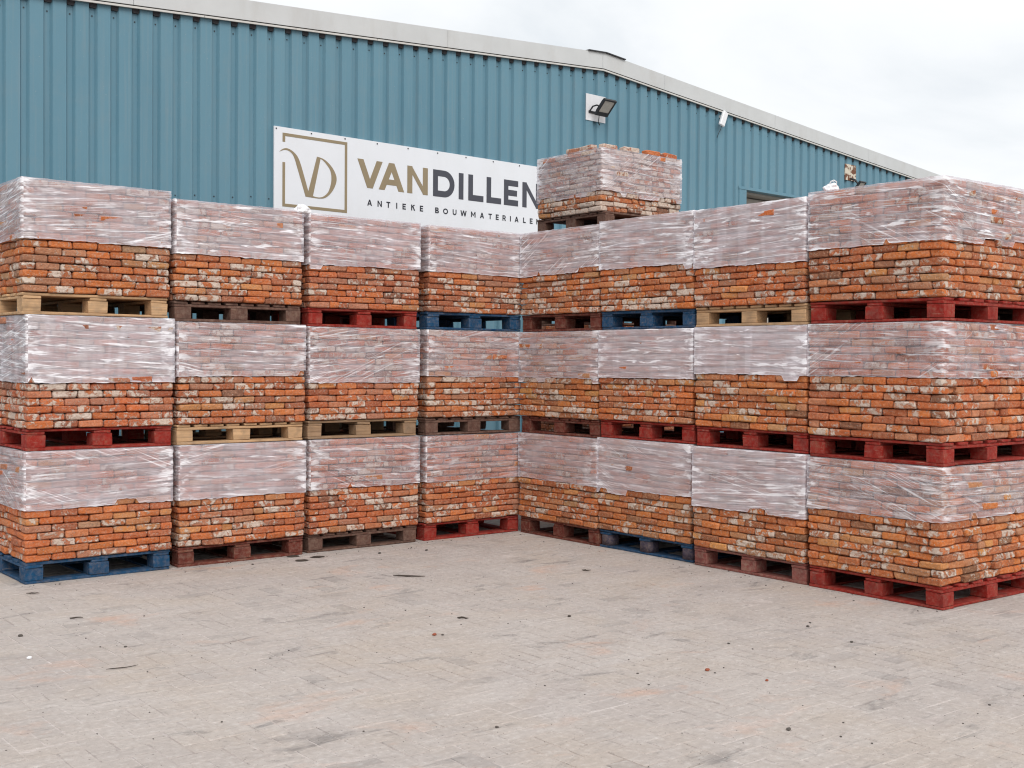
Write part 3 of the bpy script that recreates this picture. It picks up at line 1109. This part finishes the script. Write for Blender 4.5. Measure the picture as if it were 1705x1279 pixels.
# ------------------------------------------------------------------ warehouse
A_W, D_W = R(3), 4.0
RIDGE_S, RIDGE_Z, SLOPE = 5.085, 6.404, 0.0745
HALF = 11.4


def wall_top(s):
    return RIDGE_Z - SLOPE * abs(s - RIDGE_S)


def build_warehouse():
    B = thing('warehouse', 'blue corrugated steel warehouse with grey roof edge behind the brick rows', 'building', (0, D_W, 0), A_W)
    P = .2525
    S0 = -3.948           # right edge of one crown
    crown, sl, dep = .150, .022, .040
    door0, door1, door_z = 8.823, 13.1, 4.905
    s_l, s_r = RIDGE_S - HALF, RIDGE_S + HALF
    k0 = int(math.floor((s_l - S0) / P))
    k1 = int(math.ceil((s_r - S0) / P))
    ribs = list(range(k0, k1))
    screws = MB()
    foam = MB()
    per = 4
    for a in range(0, len(ribs), per):
        grp = ribs[a:a + per]
        pts = []
        for k in grp:
            e = S0 + k * P           # crown's right edge
            pts += [(e - crown, -dep), (e, -dep), (e + sl, 0.0), (e + P - crown - sl, 0.0)]
            if s_l < e < s_r:
                xs_ = e + sl + .029
                zt = wall_top(xs_) - .135 + rnd.uniform(-.012, .012)
                for dz in (0.0, -2.0):
                    if not (door0 - .3 < xs_ < door1 and zt + dz < door_z):
                        screws.box(xs_ - .0065, xs_ + .0065, -.008, -.001, zt + dz - .0065, zt + dz + .0065)
        pts.append((S0 + (grp[-1] + 1) * P - crown, -dep))
        pts = [(max(s_l, min(s_r, s)), y) for s, y in pts]
        cut = [p for p in pts]
        vs, fs = [], []
        for (s, y) in cut:
            z0 = .35
            if door0 - .21 < s < door1:
                z0 = door_z + .03
            zt = wall_top(s) + .05
            vs += [(s, y, z0), (s, y, zt)]
        # sheet has a thickness
        n = len(cut)
        vs += [(v[0], v[1] + .004, v[2]) for v in vs[:2 * n]]
        for i in range(n - 1):
            if cut[i + 1][0] - cut[i][0] < 1e-5 and cut[i + 1][1] == cut[i][1]:
                continue
            o_ = 2 * i
            fs.append((o_, o_ + 2, o_ + 3, o_ + 1))
            fs.append((2 * n + o_, 2 * n + o_ + 1, 2 * n + o_ + 3, 2 * n + o_ + 2))
        me = bpy.data.meshes.new('cladding_sheet')
        me.from_pydata(vs, [], fs)
        me.materials.append(M['clad'])
        link('cladding_sheet', me, B)
    for k in ribs:
        a0, a1 = S0 + k * P + .003, S0 + (k + 1) * P - crown - .003
        if a0 > s_l and a1 < s_r:
            zc = wall_top((a0 + a1) / 2)
            foam.slab([(a0 + .012, zc - .050), (a1 - .012, zc - .050), (a1, zc + .01), (a0, zc + .01)], -.034, -.0015)  # dark blocks standing in for the shade of the open trough tops
    o = link('profile_fillers', foam.mesh('profile_fillers', M['gap'], recalc=False), B)
    o['kind'] = 'stuff'
    o = link('screw_heads', screws.mesh('screw_heads', M['dark'], recalc=False), B)
    o['kind'] = 'stuff'
    # plinth
    mb = MB()
    mb.box(s_l, door0 - .2, .006, .20, -.05, .42)
    mb.box(door1, s_r, .006, .20, -.05, .42)
    link('plinth', mb.mesh('plinth', M['concrete']), B)
    # dark backing behind the ribs so that no light falls through the sheets
    mb = MB()
    mb.slab([(s_l, .42), (door0, .42), (door0, door_z), (door1, door_z), (door1, .42), (s_r, .42), (s_r, wall_top(s_r)), (RIDGE_S, RIDGE_Z), (s_l, wall_top(s_l))], .012, .03)
    link('wall_lining', mb.mesh('wall_lining', M['gap']), B)
    # verge flashing: joints as in the photograph
    joints = [s_l - .05, -2.686, 1.926, RIDGE_S - .03, 6.538, 9.6, 12.75, s_r + .05]
    lipj = [s_l - .05, -1.796, -.532, .723, 2.16, 3.62, RIDGE_S, 6.9, 8.6, 10.4, 12.3, 14.2, s_r + .05]

    def band(s0, s1, za, zb, y0, y1, mb):
        pts = [s0] + ([RIDGE_S] if s0 < RIDGE_S < s1 else []) + [s1]
        lo = [(s, wall_top(s) + za) for s in pts]
        hi = [(s, wall_top(s) + zb) for s in pts]
        mb.strip(lo, hi, y0, y1)
    for s0, s1 in zip(joints, joints[1:]):
        mb = MB()
        band(s0 + .003, s1 - .003, .030, .262, -.090, -.075, mb)
        band(s0 + .003, s1 - .003, .262, .275, -.090, .30, mb)
        link('verge_flashing', mb.mesh('verge_flashing', M['trim']), B)
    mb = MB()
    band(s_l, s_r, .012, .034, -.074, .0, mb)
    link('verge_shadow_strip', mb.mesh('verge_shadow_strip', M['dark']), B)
    for s0, s1 in zip(lipj, lipj[1:]):
        mb = MB()
        band(s0 + .003, s1 - .003, -.006, .016, -.088, -.062, mb)
        link('drip_edge', mb.mesh('drip_edge', M['lip']), B)
    # ridge cap
    mb = MB()
    pts = [4.72, RIDGE_S + .03, 5.56]
    lo = [(s, wall_top(s) + .277) for s in pts]
    hi = [(s, wall_top(s) + .292) for s in pts]
    mb.strip(lo, hi, -.12, 26)
    link('ridge_cap', mb.mesh('ridge_cap', M['dark']), B)
    # roof, flank and rear walls
    mb = MB()
    for sg in (-1, 1):
        se = RIDGE_S + sg * (HALF + .1)
        sr = RIDGE_S
        a = [(sr, wall_top(sr) + .20), (se, wall_top(se) + .20)]
        b = [(sr, wall_top(sr) + .24), (se, wall_top(se) + .24)]
        mb.strip(a, b, -.07, 26)
    link('roof', mb.mesh('roof', M['roof']), B)
    for s in (s_l, s_r):
        mb = MB()
        mb.box(s - .04, s + .04, .05, 25.8, 0, wall_top(s_l) + .19)
        link('flank_wall', mb.mesh('flank_wall', M['clad']), B)
    mb = MB()
    mb.slab([(s_l, 0), (s_r, 0), (s_r, wall_top(s_r)), (RIDGE_S, RIDGE_Z), (s_l, wall_top(s_l))], 25.8, 25.9)
    link('rear_wall', mb.mesh('rear_wall', M['clad']), B)
    # doorway: jambs, lintel flashing and the sectional door set back in it
    d = link('doorway', None, B)
    for a0, a1 in ((8.615, 8.823), (13.1, 13.3)):
        mb = MB()
        mb.box(a0, a1, -.055, .10, 0, door_z - .006)
        link('jamb', mb.mesh('jamb', M['clad']), d)
    mb = MB()
    mb.box(8.60, 13.32, -.062, .10, door_z - .004, door_z + .022)
    mb.box(8.60, 13.32, -.050, -.044, door_z + .022, door_z + .05)
    link('lintel_flashing', mb.mesh('lintel_flashing', M['clad']), d)
    mb = MB()
    mb.box(8.79, 13.13, .101, .45, 4.86, door_z - .005)
    link('soffit', mb.mesh('soffit', M['beige']), d)
    for i in range(9):
        mb = MB()
        z1 = 4.84 - i * .54
        mb.box(8.80, 13.12, .35, .39, max(z1 - .53, .02), z1)
        link('door_panel', mb.mesh('door_panel', M['beige']), d)
    return B


def on_wall(s, y, z):
    """point given in the wall's own frame (s along it, y into it) -> world"""
    return Vector((s * math.cos(A_W) - y * math.sin(A_W), D_W + s * math.sin(A_W) + y * math.cos(A_W), z))


def smooth_line(pts, n=4):
    out = []
    for i in range(len(pts) - 1):
        p0, p1, p2, p3 = pts[max(i - 1, 0)], pts[i], pts[i + 1], pts[min(i + 2, len(pts) - 1)]
        for k in range(n):
            t = k / n
            out.append(tuple(.5 * (2 * p1[j] + (p2[j] - p0[j]) * t + (2 * p0[j] - 5 * p1[j] + 4 * p2[j] - p3[j]) * t * t
                                   + (3 * p1[j] - p0[j] - 3 * p2[j] + p3[j]) * t ** 3) for j in (0, 1)))
    out.append(pts[-1])
    return out


def resample(pts, n):
    d = [0.0]
    for a, b in zip(pts, pts[1:]):
        d.append(d[-1] + math.hypot(b[0] - a[0], b[1] - a[1]))
    out = []
    for i in range(n):
        q = d[-1] * i / (n - 1)
        k = 0
        while k < len(d) - 2 and d[k + 1] < q:
            k += 1
        f = (q - d[k]) / max(d[k + 1] - d[k], 1e-9)
        out.append((pts[k][0] + (pts[k + 1][0] - pts[k][0]) * f, pts[k][1] + (pts[k + 1][1] - pts[k][1]) * f))
    return out


def d_bowl(x0, x1, z0, z1, t):
    """outer and inner outline of a capital D, from top left clockwise to bottom left"""
    r = (z1 - z0) / 2
    zc = (z0 + z1) / 2
    xm = x1 - r
    out, inn = [(x0, z1)], [(x0 + t, z1 - t)]
    for k in range(17):
        a = R(90 - 180 * k / 16)
        out.append((xm + r * math.cos(a), zc + r * math.sin(a)))
        inn.append((xm + (r - t) * math.cos(a), zc + (r - t) * math.sin(a)))
    out.append((x0, z0))
    inn.append((x0 + t, z0 + t))
    return out, inn


def glyph(mb, ch, x, z, h, w, t, y0, y1):
    """one upright sans letter as solid strokes; every stroke a hair prouder than the last"""
    k = [0]

    def lay():
        k[0] += 1
        return y0 - .00012 * k[0]

    def poly(p):
        mb.slab([(x + a * w, z + b * h) for a, b in p], lay(), y1)
    tw, th = t / w, t / h
    if ch == 'V':
        q = tw * 1.12
        poly([(0, 1), (q, 1), (.5 + .012, th * 1.25), (.5 + q * .46, 0), (.5 - q * .46, 0)])
        poly([(1, 1), (1 - q, 1), (.5 - .012, th * 1.25), (.5 - q * .46, 0), (.5 + q * .46, 0)])
    elif ch == 'A':
        q = tw * 1.12
        poly([(0, 0), (q, 0), (.5 + .012, 1 - th * 1.25), (.5 + q * .46, 1), (.5 - q * .46, 1)])
        poly([(1, 0), (1 - q, 0), (.5 - .012, 1 - th * 1.25), (.5 - q * .46, 1), (.5 + q * .46, 1)])
        poly([(.22, .20), (.78, .20), (.78 - .08, .20 + th * .88), (.30, .20 + th * .88)])
    elif ch == 'N':
        poly([(0, 0), (tw, 0), (tw, 1), (0, 1)])
        poly([(1 - tw, 0), (1, 0), (1, 1), (1 - tw, 1)])
        poly([(0, 1), (tw * .9, 1), (1, 0), (1 - tw * .9, 0)])
    elif ch == 'M':
        poly([(0, 0), (tw, 0), (tw, 1), (0, 1)])
        poly([(1 - tw, 0), (1, 0), (1, 1), (1 - tw, 1)])
        poly([(0, 1), (tw * .9, 1), (.5 + tw * .4, .28), (.5 - tw * .4, .28)])
        poly([(1, 1), (1 - tw * .9, 1), (.5 - tw * .4, .28), (.5 + tw * .4, .28)])
    elif ch == 'W':
        q = tw * 1.05
        for a, b, c_ in ((0, .26, 1), (.5, .26, -1), (.5, .74, 1), (1, .74, -1)):
            if c_ > 0:
                poly([(a - (q / 2 if a else 0), 1), (a + (q / 2 if a else q), 1), (b + q / 2, 0), (b - q / 2, 0)])
            else:
                poly([(a - (q / 2 if a < 1 else q), 1), (a + (q / 2 if a < 1 else 0), 1), (b + q / 2, 0), (b - q / 2, 0)])
    elif ch in 'ILETKBR':
        if ch == 'T':
            poly([(.5 - tw / 2, 0), (.5 + tw / 2, 0), (.5 + tw / 2, 1), (.5 - tw / 2, 1)])
        else:
            poly([(0, 0), (tw, 0), (tw, 1), (0, 1)])
        if ch in 'LE':
            poly([(0, 0), (1, 0), (1, th), (0, th)])
        if ch in 'ET':
            poly([(0, 1 - th), (1, 1 - th), (1, 1), (0, 1)])
        if ch == 'E':
            poly([(0, .5 - th / 2), (.92, .5 - th / 2), (.92, .5 + th / 2), (0, .5 + th / 2)])
        if ch == 'K':
            poly([(.1, .38), (.1, .38 + th * 1.5), (.98 - tw * 1.25, 1), (.98, 1)])
            poly([(.34, .62), (.34 + tw * .9, .72), (1.0, 0), (1.0 - tw * 1.3, 0)])
        if ch in 'BR':
            for lo_, hi_, ww in (((.46, 1, .90), (0, .54, 1.0)) if ch == 'B' else ((.36, 1, .95),)):
                o_, i_ = d_bowl(x, x + ww * w, z + lo_ * h, z + hi_ * h, t * .95)
                mb.strip(o_, i_, lay(), y1)
            if ch == 'R':
                poly([(.50, .40), (.50 + tw * 1.1, .40), (1.0, 0), (1 - tw * 1.2, 0)])
    elif ch == 'D':
        poly([(0, 0), (tw, 0), (tw, 1), (0, 1)])
        o_, i_ = d_bowl(x, x + w, z, z + h, t)
        mb.strip(o_, i_, lay(), y1)
    elif ch in 'OU':
        o_, i_ = [], []
        if ch == 'O':
            for k_ in range(25):
                a = R(360 * k_ / 24)
                o_.append((x + w / 2 + w / 2 * math.cos(a), z + h / 2 + h / 2 * math.sin(a)))
                i_.append((x + w / 2 + (w / 2 - t) * math.cos(a), z + h / 2 + (h / 2 - t) * math.sin(a)))
        else:
            r = w / 2
            o_.append((x, z + h))
            i_.append((x + t, z + h))
            for k_ in range(13):
                a = R(180 + 180 * k_ / 12)
                o_.append((x + r + r * math.cos(a), z + r + r * math.sin(a)))
                i_.append((x + r + (r - t) * math.cos(a), z + r + (r - t) * math.sin(a)))
            o_.append((x + w, z + h))
            i_.append((x + w - t, z + h))
        mb.strip(o_, i_, lay(), y1)


def build_sign():
    S = thing('company_sign', 'wide white board with gold monogram and VANDILLEN lettering on the blue wall', 'sign', (0, D_W, 0), A_W)
    mb = MB()
    yb0, yb1 = -.064, -.043
    mb.box(-.828, 3.92, yb0, yb1, 3.60, 4.728)
    link('sign_board', mb.mesh('sign_board', M['white']), S)
    f, bk = yb0 - .003, yb0 - .0004
    # open square frame
    mb = MB()
    t = .038
    xl, xr, zb, zt = -.709, .266, 3.729, 4.658
    mb.box(xl, xr, f, bk, zt - t, zt)
    mb.box(xr - t, xr, f, bk, zb, zt - t - .0002)
    mb.box(xl, xr - t - .0002, f, bk, zb, zb + t)
    mb.box(xl, xl + t, f, bk, zb + t + .0002, 4.288)
    mb.box(xl, xl + t, f, bk, 4.545, zt - t - .0002)
    link('square_frame', mb.mesh('square_frame', M['gold']), S)
    mb = MB()
    o_ = smooth_line([(-.753, 4.416), (-.702, 4.456), (-.637, 4.468), (-.559, 4.440), (-.493, 4.385), (-.447, 4.300), (-.39, 4.14), (-.328, 3.955)])
    i_ = smooth_line([(-.753, 4.414), (-.690, 4.442), (-.624, 4.440), (-.563, 4.402), (-.525, 4.330), (-.49, 4.23), (-.43, 4.06), (-.369, 3.885)])
    mb.strip(resample(o_, 40), resample(i_, 40), f, bk)
    mb.slab([(-.369, 3.8852), (-.262, 3.8852), (-.146, 4.394), (-.200, 4.415), (-.328, 3.955)], f - .0002, bk)
    o_ = smooth_line([(-.200, 4.4145), (-.120, 4.402), (-.037, 4.362), (.053, 4.276), (.102, 4.165), (.068, 4.044), (-.007, 3.944), (-.085, 3.892), (-.17, 3.879), (-.27, 3.881), (-.369, 3.885)])
    i_ = smooth_line([(-.165, 4.400), (-.110, 4.378), (-.060, 4.336), (.002, 4.262), (.022, 4.165), (.010, 4.070), (-.030, 3.972), (-.095, 3.915), (-.165, 3.893), (-.25, 3.90), (-.30, 3.92)])
    mb.strip(resample(o_, 60), resample(i_, 60), f - .0004, bk)
    link('monogram', mb.mesh('monogram', M['gold']), S)
    tt = .086
    for chx, x0, x1, m in (('V', .427, .835, 'gold'), ('A', .774, 1.198, 'gold'), ('N', 1.251, 1.605, 'gold'), ('D', 1.698, 2.083, 'slate'), ('I', 2.161, 2.247, 'slate'),
                           ('L', 2.338, 2.622, 'slate'), ('L', 2.682, 2.963, 'slate'), ('E', 3.018, 3.298, 'slate'), ('N', 3.384, 3.746, 'slate')):
        mb = MB()
        glyph(mb, chx, x0, 4.094, .374, x1 - x0, tt, f, bk)
        link('letter', mb.mesh('letter', M[m]), S)
    mb = MB()
    wd = dict(A=.076, N=.070, T=.064, I=.017, E=.056, K=.068, B=.066, O=.088, U=.070, W=.112, M=.084, R=.064, L=.052)
    for chx, x0 in zip('ANTIEKEBOUWMATERIALEN', (.589, .756, .902, 1.066, 1.172, 1.320, 1.470, 1.738, 1.880, 2.053, 2.196, 2.391, 2.560, 2.722, 2.863, 2.994, 3.141, 3.234, 3.403, 3.539, 3.672)):
        glyph(mb, chx, x0, 3.860, .080, wd[chx], .0165, f, bk)
    link('tagline_lettering', mb.mesh('tagline_lettering', M['ink']), S)
    mb = MB()
    for i in range(10):
        for z in (4.70, 3.63):
            s = -.80 + i * .515
            mb.box(s - .008, s + .008, yb0 - .006, yb0, z - .008, z + .008)
    link('screw_heads', mb.mesh('screw_heads', M['dark']), S)


def build_fittings():
    # floodlight on its white plate
    L = thing('floodlight', 'black floodlight tilted on a white plate high on the blue wall', 'floodlight', (0, D_W, 0), A_W, 'wall floodlights')
    mb = MB()
    mb.box(4.727, 5.162, -.052, -.042, 5.585, 5.997)
    link('mounting_plate', mb.mesh('mounting_plate', M['plate']), L)
    tilt = Matrix.Translation((4.965, -.245, 5.775)) @ Matrix.Rotation(R(45), 4, 'X')
    mb = MB()
    w, h, d = .270, .300, .020
    # housing: frame ring round a recessed glass, finned back   (local: x along wall, z up the lamp, -y is the lit face)
    fr = .026
    mb.box(-w / 2, w / 2, -d, d, h / 2 - fr, h / 2, tilt)
    mb.box(-w / 2, w / 2, -d, d, -h / 2, -h / 2 + fr * 2.6, tilt)
    mb.box(-w / 2, -w / 2 + fr, -d, d, -h / 2 + fr * 2.6 + .0005, h / 2 - fr - .0005, tilt)
    mb.box(w / 2 - fr, w / 2, -d, d, -h / 2 + fr * 2.6 + .0005, h / 2 - fr - .0005, tilt)
    mb.box(-w / 2 + fr, w / 2 - fr, .004, d + .012, -h / 2 + fr * 2.6, h / 2 - fr, tilt)
    for i in range(7):
        x = -w / 2 + .03 + i * .035
        mb.box(x - .004, x + .004, d + .012, d + .03, -h / 2 + .05, h / 2 - .05, tilt)
    link('lamp_housing', mb.mesh('lamp_housing', M['dark']), L)
    mb = MB()
    mb.box(-w / 2 + fr + .001, w / 2 - fr - .001, -.012, .003, -h / 2 + fr * 2.6 + .001, h / 2 - fr - .001, tilt)
    link('lamp_glass', mb.mesh('lamp_glass', M['led']), L)
    mb = MB()
    mb.tube([(4.80, -.052, 5.72), (4.80, -.13, 5.79), (4.815, -.20, 5.80), (4.835, -.232, 5.785)], .013, 8)
    mb.tube([(5.13, -.052, 5.72), (5.13, -.13, 5.79), (5.115, -.20, 5.80), (5.095, -.232, 5.785)], .013, 8)
    mb.box(4.78, 5.15, -.064, -.053, 5.70, 5.735)
    link('bracket', mb.mesh('bracket', M['dark']), L)
    mb = MB()
    mb.tube([(4.93, -.14, 5.66), (4.94, -.12, 5.59), (4.975, -.09, 5.545), (5.02, -.07, 5.535), (5.03, -.06, 5.55), (5.01, -.05, 5.58)], .006, 6)
    link('cable', mb.mesh('cable', M['dark'], True), L)
    # rusted plate with a small lamp
    L = thing('floodlight', 'small black floodlight under a rusty flaking plate near the doorway', 'floodlight', (0, D_W, 0), A_W, 'wall floodlights')
    mb = MB()
    mb.box(11.96, 12.35, -.055, -.042, 5.42, 5.735)
    link('mounting_plate', mb.mesh('mounting_plate', M['rust']), L)
    mb = MB()
    mb.tube([(12.16, -.056, 5.46), (12.16, -.16, 5.42), (12.18, -.22, 5.33)], .02, 8)
    link('bracket', mb.mesh('bracket', M['dark']), L)
    tilt = Matrix.Translation((12.20, -.25, 5.30)) @ Matrix.Rotation(R(40), 4, 'X')
    mb = MB()
    w, h = .21, .20
    mb.box(-w / 2, w / 2, -.02, .02, h / 2 - .02, h / 2, tilt)
    mb.box(-w / 2, w / 2, -.02, .02, -h / 2, -h / 2 + .03, tilt)
    mb.box(-w / 2, -w / 2 + .02, -.02, .02, -h / 2 + .0305, h / 2 - .0205, tilt)
    mb.box(w / 2 - .02, w / 2, -.02, .02, -h / 2 + .0305, h / 2 - .0205, tilt)
    mb.box(-w / 2 + .02, w / 2 - .02, .004, .035, -h / 2 + .03, h / 2 - .02, tilt)
    link('lamp_housing', mb.mesh('lamp_housing', M['dark']), L)
    mb = MB()
    mb.box(-w / 2 + .021, w / 2 - .021, -.01, .003, -h / 2 + .031, h / 2 - .021, tilt)
    link('lamp_glass', mb.mesh('lamp_glass', M['led']), L)
    # white sensor box hanging under the verge
    L = thing('antenna_box', 'narrow white plastic box tilted under the grey roof edge', 'antenna', (0, D_W, 0), A_W)
    m4 = Matrix.Translation((8.045, -.13, 6.05)) @ Matrix.Rotation(R(20), 4, 'Y') @ Matrix.Rotation(R(4), 4, 'X')
    vs, fs = chamfer_data(.125, .06, .27, .014)
    mb = MB()
    mb.add([m4 @ Vector(v) for v in vs], fs)
    link('box_body', mb.mesh('box_body', M['plastic']), L)
    mb = MB()
    mb.box(8.03, 8.07, -.10, -.04, 6.08, 6.12)
    link('bracket', mb.mesh('bracket', M['trim']), L)
    mb = MB()
    mb.tube([(8.01, -.12, 5.925), (8.005, -.10, 5.86), (7.985, -.075, 5.80), (7.955, -.065, 5.72)], .005, 6)
    link('cable', mb.mesh('cable', M['dark'], True), L)


def crumple(name, size, seed, mat, loc, label, cat):
    bm = bmesh.new()
    bmesh.ops.create_icosphere(bm, subdivisions=3, radius=1.0)
    for v in bm.verts:
        p = v.co
        q = 1 + .30 * mnoise.noise(p * 1.8 + Vector((seed, 0, 0))) + .18 * mnoise.noise(p * 4.5 + Vector((0, seed, 0)))
        v.co = Vector((p.x * size[0] * q, p.y * size[1] * q, max(p.z * q, -.55) * size[2]))
    me = bpy.data.meshes.new(name)
    bm.to_mesh(me)
    bm.free()
    me.materials.append(mat)
    o = link(name, me, loc=loc)
    tag(o, label, cat)
    return o


def build_small():
    # carrier bag on the near end stack, knot of film on the sign row
    t = thing('plastic_bag', 'crumpled white plastic bag lying on the end stack near the doorway', 'bag', (.13, -3.815, 3.168))
    b = crumple('bag_body', (.058, .062, .05), 3.0, M['plastic'], (0, 0, .024), 'x', 'x')
    del b['label'], b['category']
    b.parent = t
    mb = MB()
    mb.tube([(-.02, -.01, .055), (-.03, -.015, .085), (.0, -.025, .097), (.03, -.03, .085), (.035, -.025, .05)], .004, 6)
    mb.tube([(-.01, .015, .055), (-.015, .0, .08), (.01, -.015, .088), (.035, -.015, .06)], .0035, 6)
    link('handle', mb.mesh('handle', M['plastic'], True), t)
    crumple('film_knot', (.075, .05, .05), 8.0, M['plastic'], (-2.56, -.01, 3.155), 'white twist of film sticking up between two stacks below the sign', 'film scrap')

    # litter on the paving; places given by the photograph's pixels dropped on the ground
    def drop(px, py):
        d = rgt * ((px - 852.5) / F_PX) - upv * ((py - 639.5) / F_PX) + fwd
        k = -CAM.z / d.z
        return CAM + d * k
    rng = random.Random(21)

    def twig(px, py, ln, ang, r, label):
        p = drop(px, py)
        pts = []
        for i in range(6):
            f = i / 5 - .5
            pts.append((math.cos(ang) * ln * f + rng.gauss(0, ln * .04), math.sin(ang) * ln * f + rng.gauss(0, ln * .04), r + .002 + abs(rng.gauss(0, .003))))
        mb = MB()
        mb.tube(pts, [r * q_ for q_ in (.45, 1.0, 1.1, .9, .8, .35)], 6)
        o = link('twig', mb.mesh('twig', M['twig'], True), loc=(p.x, p.y, 0))
        tag(o, label, 'twig', 'twigs on the paving')

    twig(682, 961, .27, -.68, .0065, 'straight dark stick on the paving in front of the corner')
    twig(126, 1031, .09, -.4, .005, 'bent dark twig on paving near the blue pallet')
    twig(205, 1113, .19, -.15, .0028, 'thin curved twig on bare paving below the blue pallet')
    twig(976, 951, .07, -.6, .006, 'short black twig on the paving before the blue corner pallet')
    twig(55, 990, .10, -.5, .005, 'flat dark splinter just in front of the outer blue pallet')
    twig(770, 1031, .08, -.8, .006, 'tiny grey splinter on the middle of the paving')

    def pebble(px, py, r, mat, label, name='pebble', cat='stone'):
        r *= .72
        p = drop(px, py)
        bm = bmesh.new()
        bmesh.ops.create_icosphere(bm, subdivisions=2, radius=1)
        sd = rng.uniform(0, 50)
        for v in bm.verts:
            q = 1 + .35 * mnoise.noise(v.co * 1.5 + Vector((sd, 0, 0)))
            v.co = Vector((v.co.x * r * 1.3 * q, v.co.y * r * q, v.co.z * r * .7 * q))
        me = bpy.data.meshes.new(name)
        bm.to_mesh(me)
        bm.free()
        me.materials.append(mat)
        o = link(name, me, loc=(p.x, p.y, r * .55))
        tag(o, label, cat, 'stones on the paving')
    pebble(49, 1097, .017, M['plastic'], 'small white pebble on the paving below the blue pallet')
    pebble(34, 1060, .018, M['pebble'], 'dark flat stone on paving below the outer pallet corner')
    pebble(209, 1078, .012, M['pebble'], 'dark pebble beside the thin curved twig')
    pebble(723, 1058, .017, M['chip'], 'rusty brown crumb of brick on the middle of the paving', 'brick_chip', 'brick chip')
    pebble(737, 1058, .011, M['pebble'], 'dark crumb just beside the brown brick crumb')
    pebble(1178, 1117, .017, M['chip'], 'red brick crumb on the paving below the faded red pallet', 'brick_chip', 'brick chip')
    pebble(1277, 1134, .012, M['chip'], 'tiny red brick crumb far in front of the red end pallet', 'brick_chip', 'brick chip')
    pebble(1345, 1044, .014, M['pebble'], 'dark pebble closest to the front of the red end pallet')
    pebble(1418, 1070, .013, M['pebble'], 'lone dark pebble in the open before the red end pallet')
    pebble(1313, 1216, .015, M['pebble'], 'dark stone on the paving at the lower edge of the view')
    pebble(948, 1027, .014, M['twig'], 'brown clod of dirt on paving in front of the corner')
    pebble(710, 917, .016, M['pebble'], 'grey stone on the paving by the corner red pallet')
    pebble(632, 922, .018, M['pebble'], 'grey stone on the paving by the dull brown pallet')
    for i, (px, py) in enumerate(((488, 927), (528, 928), (502, 934))):
        p = drop(px, py)
        bm = bmesh.new()
        bmesh.ops.create_icosphere(bm, subdivisions=2, radius=1)
        for v in bm.verts:
            q = 1 + .4 * mnoise.noise(v.co * 2 + Vector((i * 7, 0, 0)))
            v.co = Vector((v.co.x * .06 * q, v.co.y * .045 * q, v.co.z * .005))
        me = bpy.data.meshes.new('leaf_litter')
        bm.to_mesh(me)
        bm.free()
        me.materials.append(M['twig'])
        o = link('leaf_litter', me, loc=(p.x, p.y, .005))
        tag(o, ('dark damp litter clump, first of three before the maroon pallet', 'dark damp litter clump nearest the dull brown pallet',
                'smallest dark litter clump in front of the maroon pallet')[i], 'litter', 'litter clumps on the paving')


build_ground()
build_warehouse()
build_rows()
build_sign()
build_fittings()
build_small()

scene.cycles.transparent_max_bounces = 12
scene.cycles.max_bounces = 6
scene.cycles.diffuse_bounces = 4
scene.cycles.use_denoising = True
scene.cycles.filter_width = 1.15
